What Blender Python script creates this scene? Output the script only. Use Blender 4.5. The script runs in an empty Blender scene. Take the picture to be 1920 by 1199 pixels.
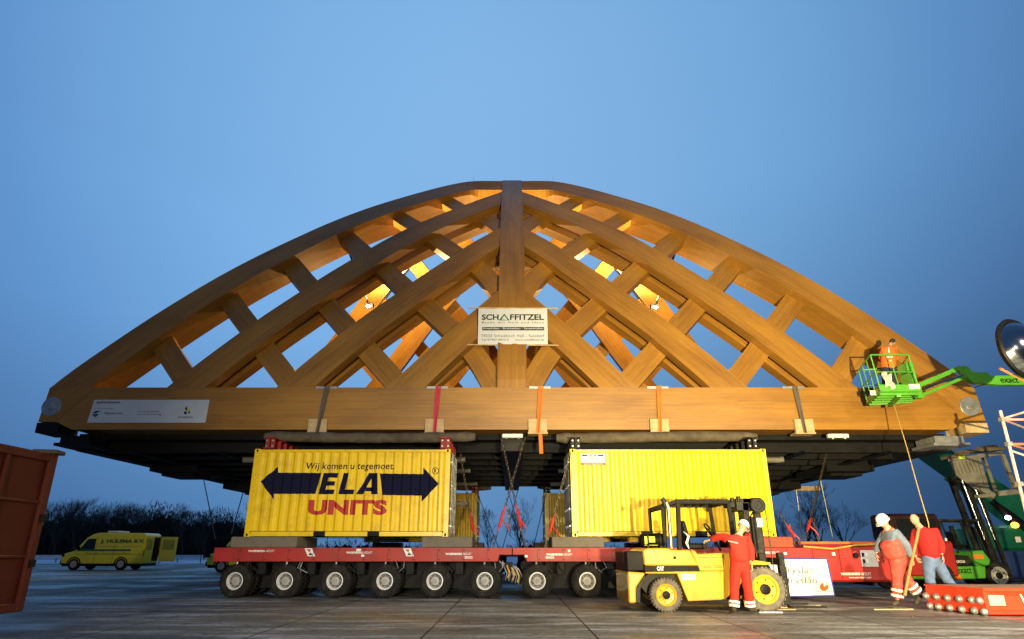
import bpy, bmesh, math, random
from mathutils import Vector, Matrix
R = math.radians
random.seed(7)
S = bpy.context.scene
COL = S.collection

# ------------------------------------------------------------------ camera
F = 1214.0; CX = 960.0; CY = 599.5; TILT = R(19.5); HC = 1.3
cam = bpy.data.cameras.new('camera'); cam.sensor_width = 36; cam.lens = F/1920*36
cam.clip_end = 6000; cam.clip_start = 0.1
co = bpy.data.objects.new('camera', cam); COL.objects.link(co)
co.location = (0, 0, HC); co.rotation_euler = (R(90)+TILT, 0, 0)
S.camera = co

# ------------------------------------------------------------------ world: dusk sky
W = bpy.data.worlds.new('World'); S.world = W; W.use_nodes = True
nt = W.node_tree; N = nt.nodes; L = nt.links; N.clear()
wo = N.new('ShaderNodeOutputWorld'); bg = N.new('ShaderNodeBackground')
tc = N.new('ShaderNodeTexCoord')
nrm = N.new('ShaderNodeVectorMath'); nrm.operation = 'NORMALIZE'
dot = N.new('ShaderNodeVectorMath'); dot.operation = 'DOT_PRODUCT'
a0 = R(34); dot.inputs[1].default_value = (-0.03, math.cos(a0), math.sin(a0))
ramp = N.new('ShaderNodeValToRGB'); cr = ramp.color_ramp
stops = [(0.0, (.035,.08,.18)), (0.50, (.045,.11,.26)), (0.70, (.07,.185,.43)), (0.82, (.120,.295,.60)), (0.92, (.180,.405,.74)), (1.0, (.235,.475,.82))]
cr.elements[0].position = 0; cr.elements[0].color = (*stops[0][1], 1)
cr.elements[1].position = 1; cr.elements[1].color = (*stops[-1][1], 1)
for p, c in stops[1:-1]:
    e = cr.elements.new(p); e.color = (*c, 1)
sep = N.new('ShaderNodeSeparateXYZ')
mx = N.new('ShaderNodeMapRange'); mx.inputs[1].default_value = -.1; mx.inputs[2].default_value = .55
mx.inputs[3].default_value = 1.04; mx.inputs[4].default_value = .52
cn = N.new('ShaderNodeTexNoise'); cn.inputs['Scale'].default_value = 2.2; cn.inputs['Detail'].default_value = 3
cm = N.new('ShaderNodeMapRange'); cm.inputs[3].default_value = .95; cm.inputs[4].default_value = 1.05
m1 = N.new('ShaderNodeMath'); m1.operation = 'MULTIPLY'
sc = N.new('ShaderNodeVectorMath'); sc.operation = 'SCALE'
sky = N.new('ShaderNodeTexSky'); sky.sky_type = 'NISHITA'; sky.sun_disc = False
sky.sun_elevation = R(-3); sky.sun_rotation = R(180)
sk = N.new('ShaderNodeVectorMath'); sk.operation = 'SCALE'; sk.inputs['Scale'].default_value = 0.02
ad = N.new('ShaderNodeVectorMath'); ad.operation = 'ADD'
L.new(tc.outputs['Generated'], nrm.inputs[0]); L.new(nrm.outputs[0], dot.inputs[0])
L.new(dot.outputs['Value'], ramp.inputs[0]); L.new(nrm.outputs[0], sep.inputs[0]); 
lz = N.new('ShaderNodeMapRange'); lz.inputs[1].default_value = .08; lz.inputs[2].default_value = .50; lz.inputs[3].default_value = 1; lz.inputs[4].default_value = .12
xm = N.new('ShaderNodeMath'); xm.operation = 'MULTIPLY'
L.new(sep.outputs[2], lz.inputs[0]); L.new(sep.outputs[0], xm.inputs[0]); L.new(lz.outputs[0], xm.inputs[1]); L.new(xm.outputs[0], mx.inputs[0])
# the haze near the ground is darker than the sky above it
hz = N.new('ShaderNodeMapRange'); hz.inputs[1].default_value = 0; hz.inputs[2].default_value = .30; hz.inputs[3].default_value = .72; hz.inputs[4].default_value = 1
L.new(sep.outputs[2], hz.inputs[0]); mh = N.new('ShaderNodeMath'); mh.operation = 'MULTIPLY'
L.new(nrm.outputs[0], cn.inputs['Vector']); L.new(cn.outputs['Fac'], cm.inputs[0])
L.new(mx.outputs[0], m1.inputs[0]); L.new(cm.outputs[0], m1.inputs[1])
L.new(ramp.outputs[0], sc.inputs[0]); L.new(m1.outputs[0], mh.inputs[0]); L.new(hz.outputs[0], mh.inputs[1]); L.new(mh.outputs[0], sc.inputs['Scale'])
L.new(sky.outputs[0], sk.inputs[0]); L.new(sc.outputs[0], ad.inputs[0]); L.new(sk.outputs[0], ad.inputs[1])
L.new(ad.outputs[0], bg.inputs[0]); bg.inputs[1].default_value = 1.0
L.new(bg.outputs[0], wo.inputs[0])
S.view_settings.view_transform = 'Standard'; S.view_settings.look = 'None'
S.view_settings.exposure = 0; S.view_settings.gamma = 1

# ------------------------------------------------------------------ lamps
def aim(o, tgt):
    d = Vector(tgt)-o.location; o.rotation_euler = d.to_track_quat('-Z', 'Y').to_euler()
def spot(name, loc, tgt, power, col, ang, blend=1, size=.1):
    l = bpy.data.lights.new(name, 'SPOT'); l.energy = power; l.color = col
    l.spot_size = R(ang); l.spot_blend = blend; l.shadow_soft_size = size
    o = bpy.data.objects.new(name, l); COL.objects.link(o); o.location = loc; aim(o, tgt); return o
KEY = spot('work_floodlight', (3.0, -3.0, 1.0), (11.0, 19, 8.5), 56000, (1, .78, .36), 72, 1, .10)
FILL = spot('site_floodlight', (7.0, -11, 8.0), (6.5, 14, 0.2), 13000, (1, .84, .58), 62, 1, .3)

LEFTF = spot('left_fill_light', (-2.0, -9, 2.2), (-3.6, 20, 2.4), 14000, (1, .90, .66), 34, 1, .2)  # unseen fill, added to brighten the lettered container
WIDE = spot('bridge_fill_light', (1.0, -17, 5.0), (0, 22, 10.5), 7000, (1, .80, .50), 84, 1, .3)  # unseen fill, added to lift the dark ribs across the bridge front
SIDE = spot('yard_fill_light', (14.5, 5.0, 9.0), (8.5, 12, 0), 13000, (1, .88, .62), 84, 1, .25)  # unseen fill from above, added to brighten the paving at right

# ------------------------------------------------------------------ helpers
def raydir(px, py):
    xc = (px-CX)/F; yc = -(py-CY)/F
    return Vector((xc, math.cos(TILT)-yc*math.sin(TILT), math.sin(TILT)+yc*math.cos(TILT)))
def P(px, py, Y):
    d = raydir(px, py); s = Y/d.y
    return Vector((d.x*s, Y, HC+d.z*s))
def tag(o, label=None, cat=None, group=None, kind=None):
    if label: o['label'] = label
    if cat: o['category'] = cat
    if group: o['group'] = group
    if kind: o['kind'] = kind
    return o
def empty(name, loc=(0,0,0), label=None, cat=None, group=None):
    o = bpy.data.objects.new(name, None); COL.objects.link(o); o.location = loc
    o.empty_display_size = .2
    return tag(o, label, cat, group)
def origin(p):
    v = Vector((0,0,0))
    while p is not None:
        v = v+p.location; p = p.parent
    return v
def children(o):
    return [c for c in bpy.data.objects if c.parent == o]
def copy_tree(o, parent=None, kids=None):
    if kids is None:
        kids = {}
        for c in bpy.data.objects:
            if c.parent: kids.setdefault(c.parent.name, []).append(c)
    c = o.copy(); COL.objects.link(c); c.parent = parent
    for ch in kids.get(o.name, []): copy_tree(ch, c, kids)
    return c

class MB:
    def __init__(s): s.v = []; s.f = []; s.uv = {}
    def add(s, vs, fs, uvs=None):
        b = len(s.v); s.v += [Vector(v) for v in vs]
        for i, f in enumerate(fs):
            if uvs: s.uv[len(s.f)] = uvs[i]
            s.f.append([b+k for k in f])
        return s
    def box(s, x0, x1, y0, y1, z0, z1):
        return s.add([(x0,y0,z0),(x1,y0,z0),(x1,y1,z0),(x0,y1,z0),(x0,y0,z1),(x1,y0,z1),(x1,y1,z1),(x0,y1,z1)],
              [(0,3,2,1),(4,5,6,7),(0,1,5,4),(1,2,6,5),(2,3,7,6),(3,0,4,7)])
    def obox(s, c, size, M=None):
        hx, hy, hz = [k/2 for k in size]; M = M or Matrix.Identity(3); c = Vector(c)
        vs = [c+M@Vector(v) for v in ((-hx,-hy,-hz),(hx,-hy,-hz),(hx,hy,-hz),(-hx,hy,-hz),(-hx,-hy,hz),(hx,-hy,hz),(hx,hy,hz),(-hx,hy,hz))]
        return s.add(vs, [(0,3,2,1),(4,5,6,7),(0,1,5,4),(1,2,6,5),(2,3,7,6),(3,0,4,7)])
    def prism(s, pts, y0, y1):              # polygon in the XZ plane, thickness along Y
        n = len(pts); pts = [(p[0], p[-1]) for p in pts]
        ar = sum(pts[i][0]*pts[(i+1)%n][1]-pts[(i+1)%n][0]*pts[i][1] for i in range(n))
        if ar < 0: pts = pts[::-1]
        vs = [(x,y0,z) for x,z in pts]+[(x,y1,z) for x,z in pts]
        fs = [list(range(n)), list(range(2*n-1, n-1, -1))]+[(i+n, (i+1)%n+n, (i+1)%n, i) for i in range(n)]
        return s.add(vs, fs)
    def prism3(s, pts, ax, d):              # polygon of 3D points extruded by vector d
        n = len(pts); d = Vector(d); pts = [Vector(p) for p in pts]
        return s.add(pts+[p+d for p in pts], [list(range(n)), list(range(2*n-1, n-1, -1))]+[(i+n, (i+1)%n+n, (i+1)%n, i) for i in range(n)])
    def bar(s, a, b, w, h=None, up=(0,0,1)):  # rectangular bar between two points
        a = Vector(a); b = Vector(b); h = h or w; d = (b-a).normalized(); up = Vector(up)
        if abs(d.dot(up)) > .98: up = Vector((0,1,0))
        sx = d.cross(up).normalized(); sz = sx.cross(d).normalized()
        M = Matrix((sx, d, sz)).transposed()
        return s.obox((a+b)/2, (w, (b-a).length, h), M)
    def tube(s, pts, r, n=8, caps=True):
        pts = [Vector(p) for p in pts]; rs = r if isinstance(r, (list, tuple)) else [r]*len(pts)
        b = len(s.v); prev = None
        for i, p in enumerate(pts):
            d = (pts[min(i+1, len(pts)-1)]-pts[max(i-1, 0)]).normalized()
            if prev is None:
                u = d.orthogonal().normalized()
            else:
                u = (prev-d*prev.dot(d)).normalized()
            prev = u; w = d.cross(u)
            for k in range(n):
                a = 2*math.pi*k/n
                s.v.append(p+(u*math.cos(a)+w*math.sin(a))*rs[i])
        for i in range(len(pts)-1):
            for k in range(n):
                s.f.append([b+i*n+k, b+i*n+(k+1)%n, b+(i+1)*n+(k+1)%n, b+(i+1)*n+k])
        if caps:
            s.f.append([b+k for k in range(n)][::-1]); s.f.append([b+(len(pts)-1)*n+k for k in range(n)])
        return s
    def lathe(s, prof, c=(0,0,0), axis='y', n=28):   # prof = (radius, along axis)
        c = Vector(c); b = len(s.v)
        for r, t in prof:
            for k in range(n):
                a = 2*math.pi*k/n; p = (r*math.cos(a), r*math.sin(a))
                v = {'y': (p[0], t, p[1]), 'z': (p[0], p[1], t), 'x': (t, p[0], p[1])}[axis]
                s.v.append(c+Vector(v))
        for i in range(len(prof)-1):
            for k in range(n):
                s.f.append([b+i*n+k, b+i*n+(k+1)%n, b+(i+1)*n+(k+1)%n, b+(i+1)*n+k])
        return s
    def ball(s, c, r, n=12, m=8):
        rx, ry, rz = (r, r, r) if not isinstance(r, (list, tuple)) else r
        c = Vector(c); b = len(s.v)
        for i in range(m+1):
            t = math.pi*i/m
            for k in range(n):
                a = 2*math.pi*k/n
                s.v.append(c+Vector((rx*math.sin(t)*math.cos(a), ry*math.sin(t)*math.sin(a), rz*math.cos(t))))
        for i in range(m):
            for k in range(n):
                s.f.append([b+(i+1)*n+k, b+(i+1)*n+(k+1)%n, b+i*n+(k+1)%n, b+i*n+k])
        return s
    def build(s, name, mat, parent=None, bevel=0, smooth=False, fixn=False):
        o0 = origin(parent) if parent else Vector((0,0,0))
        me = bpy.data.meshes.new(name); me.from_pydata([v-o0 for v in s.v], [], s.f)
        if s.uv:
            ul = me.uv_layers.new(name='UVMap')
            for fi, uvs in s.uv.items():
                for li, uv in zip(me.polygons[fi].loop_indices, uvs): ul.data[li].uv = uv
        if bevel or fixn or not s.uv:
            bm = bmesh.new(); bm.from_mesh(me)
            bmesh.ops.remove_doubles(bm, verts=bm.verts, dist=1e-5)
            bmesh.ops.recalc_face_normals(bm, faces=bm.faces)
            if bevel:
                es = [e for e in bm.edges if len(e.link_faces) == 2 and e.calc_face_angle(0) > .6]
                bmesh.ops.bevel(bm, geom=es, offset=bevel, segments=1, affect='EDGES', profile=.5, clamp_overlap=True)
            bm.to_mesh(me); bm.free()
        if smooth:
            for p in me.polygons: p.use_smooth = True
            try: me.set_sharp_from_angle(angle=R(38))
            except Exception: pass
        me.materials.append(mat)
        o = bpy.data.objects.new(name, me); COL.objects.link(o)
        if parent: o.parent = parent
        else: pass
        return o

def recenter(o):
    """put a top-level mesh's origin at its base centre"""
    me = o.data; xs = [v.co.x for v in me.vertices]; ys = [v.co.y for v in me.vertices]; zs = [v.co.z for v in me.vertices]
    c = Vector(((min(xs)+max(xs))/2, (min(ys)+max(ys))/2, min(zs)))
    me.transform(Matrix.Translation(-c)); o.location = c; return o

# ------------------------------------------------------------------ materials
MC = {}
def mat(name, color, rough=.6, metal=0, var=.18, scale=2.5, bump=0, dirt=None, dirt_amt=.4, dscale=1.5, coat=0, emit=None, estr=0, spec=.5):
    if name in MC: return MC[name]
    m = bpy.data.materials.new(name); m.use_nodes = True; t = m.node_tree; n = t.nodes; l = t.links
    b = n['Principled BSDF']; b.inputs['Metallic'].default_value = metal; b.inputs['Coat Weight'].default_value = coat; b.inputs['Specular IOR Level'].default_value = spec
    tc = n.new('ShaderNodeTexCoord')
    no = n.new('ShaderNodeTexNoise'); no.inputs['Scale'].default_value = scale; no.inputs['Detail'].default_value = 6
    l.new(tc.outputs['Object'], no.inputs['Vector'])
    mr = n.new('ShaderNodeMapRange'); mr.inputs[1].default_value = .3; mr.inputs[2].default_value = .7
    mr.inputs[3].default_value = 1-var; mr.inputs[4].default_value = 1+var
    l.new(no.outputs['Fac'], mr.inputs[0])
    vs = n.new('ShaderNodeVectorMath'); vs.operation = 'SCALE'; vs.inputs[0].default_value = color[:3]
    l.new(mr.outputs[0], vs.inputs['Scale']); out = vs.outputs[0]
    if dirt:
        dn = n.new('ShaderNodeTexNoise'); dn.inputs['Scale'].default_value = dscale; dn.inputs['Detail'].default_value = 8; dn.inputs['Roughness'].default_value = .65
        l.new(tc.outputs['Object'], dn.inputs['Vector'])
        dr = n.new('ShaderNodeMapRange'); dr.inputs[1].default_value = .5; dr.inputs[2].default_value = .68; dr.inputs[3].default_value = 0; dr.inputs[4].default_value = dirt_amt
        l.new(dn.outputs['Fac'], dr.inputs[0])
        mi = n.new('ShaderNodeMix'); mi.data_type = 'RGBA'; l.new(dr.outputs[0], mi.inputs[0]); l.new(out, mi.inputs[6]); mi.inputs[7].default_value = (*dirt, 1)
        out = mi.outputs[2]
    l.new(out, b.inputs['Base Color'])
    rr = n.new('ShaderNodeMapRange'); rr.inputs[3].default_value = max(.03, rough-.1); rr.inputs[4].default_value = min(1, rough+.12)
    l.new(no.outputs['Fac'], rr.inputs[0]); l.new(rr.outputs[0], b.inputs['Roughness'])
    if bump:
        bn = n.new('ShaderNodeTexNoise'); bn.inputs['Scale'].default_value = scale*8; bn.inputs['Detail'].default_value = 5
        l.new(tc.outputs['Object'], bn.inputs['Vector'])
        bp = n.new('ShaderNodeBump'); bp.inputs['Strength'].default_value = bump; bp.inputs['Distance'].default_value = .02
        l.new(bn.outputs['Fac'], bp.inputs['Height']); l.new(bp.outputs[0], b.inputs['Normal'])
    if emit:
        b.inputs['Emission Color'].default_value = (*emit, 1); b.inputs['Emission Strength'].default_value = estr
    MC[name] = m; return m

def wood_mat(name, c1, c2, rough=.42):
    m = bpy.data.materials.new(name); m.use_nodes = True; t = m.node_tree; n = t.nodes; l = t.links
    b = n['Principled BSDF']; b.inputs['Roughness'].default_value = rough
    uv = n.new('ShaderNodeUVMap'); uv.uv_map = 'UVMap'
    mp = n.new('ShaderNodeMapping'); l.new(uv.outputs[0], mp.inputs[0]); mp.inputs['Scale'].default_value = (1, 1, 1)
    br = n.new('ShaderNodeTexBrick'); br.inputs['Scale'].default_value = 1
    br.inputs['Brick Width'].default_value = 1.9; br.inputs['Row Height'].default_value = .045; br.inputs['Mortar Size'].default_value = 0
    br.offset = .37; br.inputs['Color1'].default_value = (.28,.28,.28,1); br.inputs['Color2'].default_value = (.72,.72,.72,1)
    l.new(mp.outputs[0], br.inputs['Vector'])
    mp2 = n.new('ShaderNodeMapping'); l.new(uv.outputs[0], mp2.inputs[0]); mp2.inputs['Scale'].default_value = (1.6, 16, 1)
    no = n.new('ShaderNodeTexNoise'); no.inputs['Scale'].default_value = 1; no.inputs['Detail'].default_value = 7; no.inputs['Roughness'].default_value = .62
    l.new(mp2.outputs[0], no.inputs['Vector'])
    mp3 = n.new('ShaderNodeMapping'); l.new(uv.outputs[0], mp3.inputs[0]); mp3.inputs['Scale'].default_value = (.35, 1.1, 1)
    n3 = n.new('ShaderNodeTexNoise'); n3.inputs['Scale'].default_value = 1; n3.inputs['Detail'].default_value = 4
    l.new(mp3.outputs[0], n3.inputs['Vector'])
    a = n.new('ShaderNodeMath'); a.operation = 'MULTIPLY_ADD'; a.inputs[1].default_value = .42
    sp = n.new('ShaderNodeSeparateColor'); l.new(br.outputs['Color'], sp.inputs[0]); l.new(sp.outputs[0], a.inputs[0])
    a2 = n.new('ShaderNodeMath'); a2.operation = 'MULTIPLY_ADD'; a2.inputs[1].default_value = .34
    l.new(no.outputs['Fac'], a2.inputs[0]); l.new(n3.outputs['Fac'], a2.inputs[2]); l.new(a2.outputs[0], a.inputs[2])
    mr = n.new('ShaderNodeMapRange'); mr.inputs[1].default_value = .45; mr.inputs[2].default_value = 1.2; l.new(a.outputs[0], mr.inputs[0])
    mi = n.new('ShaderNodeMix'); mi.data_type = 'RGBA'; l.new(mr.outputs[0], mi.inputs[0])
    mi.inputs[6].default_value = (*c2, 1); mi.inputs[7].default_value = (*c1, 1)
    l.new(mi.outputs[2], b.inputs['Base Color'])
    bp = n.new('ShaderNodeBump'); bp.inputs['Strength'].default_value = .25; bp.inputs['Distance'].default_value = .01
    l.new(no.outputs['Fac'], bp.inputs['Height']); l.new(bp.outputs[0], b.inputs['Normal'])
    return m

WOOD = wood_mat('glued_timber', (.45,.225,.034), (.18,.080,.014))
PALEWOOD = mat('pale_plywood', (.55,.40,.22), .7, var=.2, scale=5, dirt=(.2,.14,.08), dirt_amt=.35)
ROUGHWOOD = mat('weathered_timber', (.11,.088,.06), .85, var=.35, scale=4, bump=.6, dirt=(.05,.04,.03), dirt_amt=.6)
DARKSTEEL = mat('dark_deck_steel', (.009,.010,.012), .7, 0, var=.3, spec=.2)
BLACK = mat('black_paint', (.006,.006,.007), .5, 0, var=.2, spec=.14)
UNDER = mat('undercarriage_black', (.008,.008,.009), .6, 0, var=.4, spec=.2)
BLACKMETAL = mat('black_metal', (.010,.010,.011), .5, 0, spec=.25, var=.3, dirt=(.09,.075,.06), dirt_amt=.3, dscale=5)
RUBBER = mat('tyre_rubber', (.014,.0135,.013), .85, 0, spec=.2, var=.3, scale=7, bump=.3, dirt=(.08,.07,.06), dirt_amt=.35, dscale=4)
DUSTRUBBER = mat('dusty_rubber', (.14,.125,.105), .9, 0, var=.3, scale=9, bump=.5, dirt=(.05,.045,.04), dirt_amt=.5, dscale=6)
CYEL = mat('container_yellow', (.88,.60,.006), .30, 0, var=.06, scale=1.2, dirt=(.34,.20,.02), dirt_amt=.35, dscale=2.2)
FYEL = mat('forklift_yellow', (.74,.40,.02), .35, 0, var=.08, scale=2, dirt=(.35,.22,.05), dirt_amt=.35, dscale=3, coat=.3)
RED = mat('trailer_red', (.36,.013,.010), .52, 0, var=.12, scale=2, dirt=(.12,.02,.015), dirt_amt=.5, dscale=3)
BRIGHTRED = mat('beam_red', (.62,.045,.014), .42, 0, var=.12, scale=3, dirt=(.22,.05,.02), dirt_amt=.5, dscale=5)
OXRED = mat('oxide_red', (.13,.018,.008), .6, 0, var=.18, scale=1.5, dirt=(.10,.03,.015), dirt_amt=.6, dscale=1.5)
NAVY = mat('navy_lettering', (.008,.009,.035), .8, var=.1, spec=.12)
TEXTRED = mat('red_lettering', (.45,.015,.012), .45, var=.08)
WHITE = mat('white_paint', (.78,.78,.78), .45, 0, var=.05, scale=2)
BANNER = mat('banner_fabric', (.64,.69,.78), .75, 0, var=.04, scale=1)
BOARD = mat('board_white', (.62,.70,.78), .5, 0, var=.04)
RIM = mat('wheel_rim_grey', (.72,.73,.75), .4, 0, var=.15, scale=6, dirt=(.2,.17,.14), dirt_amt=.5, dscale=6)
RIMDARK = mat('wheel_hub_grey', (.38,.38,.38), .5, 0, var=.3, scale=8, dirt=(.08,.07,.06), dirt_amt=.6, dscale=8)
STEEL = mat('galvanised_steel', (.40,.42,.44), .42, .6, var=.15, scale=5)
CHROME = mat('chrome_rod', (.75,.75,.75), .15, 1, var=.03)
CONC = mat('concrete_block', (.17,.15,.115), .9, 0, var=.25, scale=3, bump=.5, dirt=(.09,.08,.06), dirt_amt=.6, dscale=3)
GREEN = mat('lift_green', (.085,.36,.03), .4, 0, var=.08, dirt=(.05,.2,.03), dirt_amt=.3)
DKGREEN = mat('crane_green', (.006,.115,.07), .4, 0, var=.12, coat=.2)
DKBLUE = mat('container_blue', (.015,.04,.16), .5, 0, var=.15)
VANYEL = mat('van_yellow', (.80,.76,.03), .35, 0, var=.05, coat=.4)
VANGREEN = mat('van_green', (.01,.14,.06), .4, var=.05)
GLASS = mat('dark_glass', (.01,.012,.015), .06, 0, var=.02)
ORANGE = mat('orange_webbing', (.75,.17,.012), .7, 0, var=.12, scale=8)
PINK = mat('pink_webbing', (.55,.03,.07), .7, 0, var=.1, scale=8)
GREYWEB = mat('grey_webbing', (.11,.09,.075), .75, 0, var=.15, scale=8)
ROPE = mat('rope', (.52,.36,.12), .9, 0, var=.2, scale=20)
CHAIN = mat('chain_steel', (.13,.10,.07), .5, .7, var=.3, scale=10)
CHAINRED = mat('binder_red', (.50,.03,.02), .5, 0, var=.2, scale=10)
SKIN = mat('skin', (.55,.30,.20), .55, 0, var=.06, scale=12)
FABRED = mat('red_overall_fabric', (.58,.022,.012), .85, 0, var=.14, scale=7, bump=.35)
FABRED2 = mat('faded_red_fabric', (.56,.06,.045), .85, 0, var=.16, scale=7, bump=.35, dirt=(.5,.3,.2), dirt_amt=.25, dscale=5)
FABDRED = mat('red_fleece', (.42,.012,.012), .95, 0, var=.12, scale=12, bump=.3)
FABBLUE = mat('blue_grey_fabric', (.13,.17,.25), .9, 0, var=.15, scale=8, bump=.3)
DENIM = mat('denim', (.11,.17,.33), .9, 0, var=.2, scale=10, bump=.3)
FABNAVY = mat('navy_fabric', (.015,.02,.05), .9, 0, var=.15, scale=8, bump=.3)
FABORG = mat('hivis_orange', (.85,.16,.015), .75, 0, var=.1, scale=8, bump=.3)
REFL = mat('reflective_tape', (.75,.74,.70), .4, 0, var=.08)
BOOT = mat('boot_leather', (.06,.045,.03), .75, 0, var=.25, scale=12, bump=.3)
GLOVE = mat('work_glove', (.42,.36,.20), .85, 0, var=.15, scale=14, bump=.3)
HELMET = mat('white_helmet', (.82,.82,.80), .25, 0, var=.02, coat=.4)
HAIR = mat('dark_hair', (.03,.02,.015), .8, 0, var=.3, scale=30)
LAMPW = mat('lit_lamp', (1,1,1), .3, emit=(.85,.95,1), estr=14)
LAMPR = mat('lit_red_lens', (1,.05,.02), .3, emit=(1,.04,.02), estr=9)
LAMPA = mat('lit_amber_lens', (1,.4,.02), .3, emit=(1,.42,.03), estr=6)
BARK = mat('tree_bark', (.035,.028,.022), .95, 0, var=.3, scale=2)
GREYMET = mat('grey_frame_paint', (.20,.20,.18), .6, .2, var=.25, dirt=(.1,.06,.03), dirt_amt=.5, dscale=4)
PLASTIC = mat('bag_plastic', (.62,.56,.48), .6, 0, var=.3, scale=7, bump=.4)

# ------------------------------------------------------------------ text
def text_mesh(body, shear=0, bold=0, spacing=1.0):
    cu = bpy.data.curves.new('lettering', 'FONT'); cu.body = body; cu.shear = shear; cu.offset = bold
    cu.space_character = spacing; cu.size = 1; cu.resolution_u = 3
    ob = bpy.data.objects.new('tmp_text', cu); COL.objects.link(ob)
    dg = bpy.context.evaluated_depsgraph_get(); dg.update()
    me = bpy.data.meshes.new_from_object(ob.evaluated_get(dg))
    bpy.data.objects.remove(ob); bpy.data.curves.remove(cu)
    vs = [v.co.copy() for v in me.vertices]; fs = [list(p.vertices) for p in me.polygons]
    bpy.data.meshes.remove(me)
    return vs, fs
def text_box(mb, body, origin_, ex, ez, w, h, shear=0, bold=0, spacing=1.0):
    """lettering fitted to a w x h box, lower-left corner origin_, axes ex (along) and ez (up)"""
    vs, fs = text_mesh(body, shear, bold, spacing)
    x0 = min(v.x for v in vs); x1 = max(v.x for v in vs); y0 = min(v.y for v in vs); y1 = max(v.y for v in vs)
    o = Vector(origin_); ex = Vector(ex); ez = Vector(ez)
    mb.add([o+ex*((v.x-x0)/(x1-x0)*w)+ez*((v.y-y0)/(y1-y0)*h) for v in vs], fs)
    return mb
def ptext(mb, body, px0, px1, pyt, pyb, Y, **k):
    a = P(px0, pyb, Y); b = P(px1, pyb, Y); c = P(px0, pyt, Y)
    return text_box(mb, body, a, (1,0,0), (0,0,1), b.x-a.x, c.z-a.z, **k)
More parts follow.
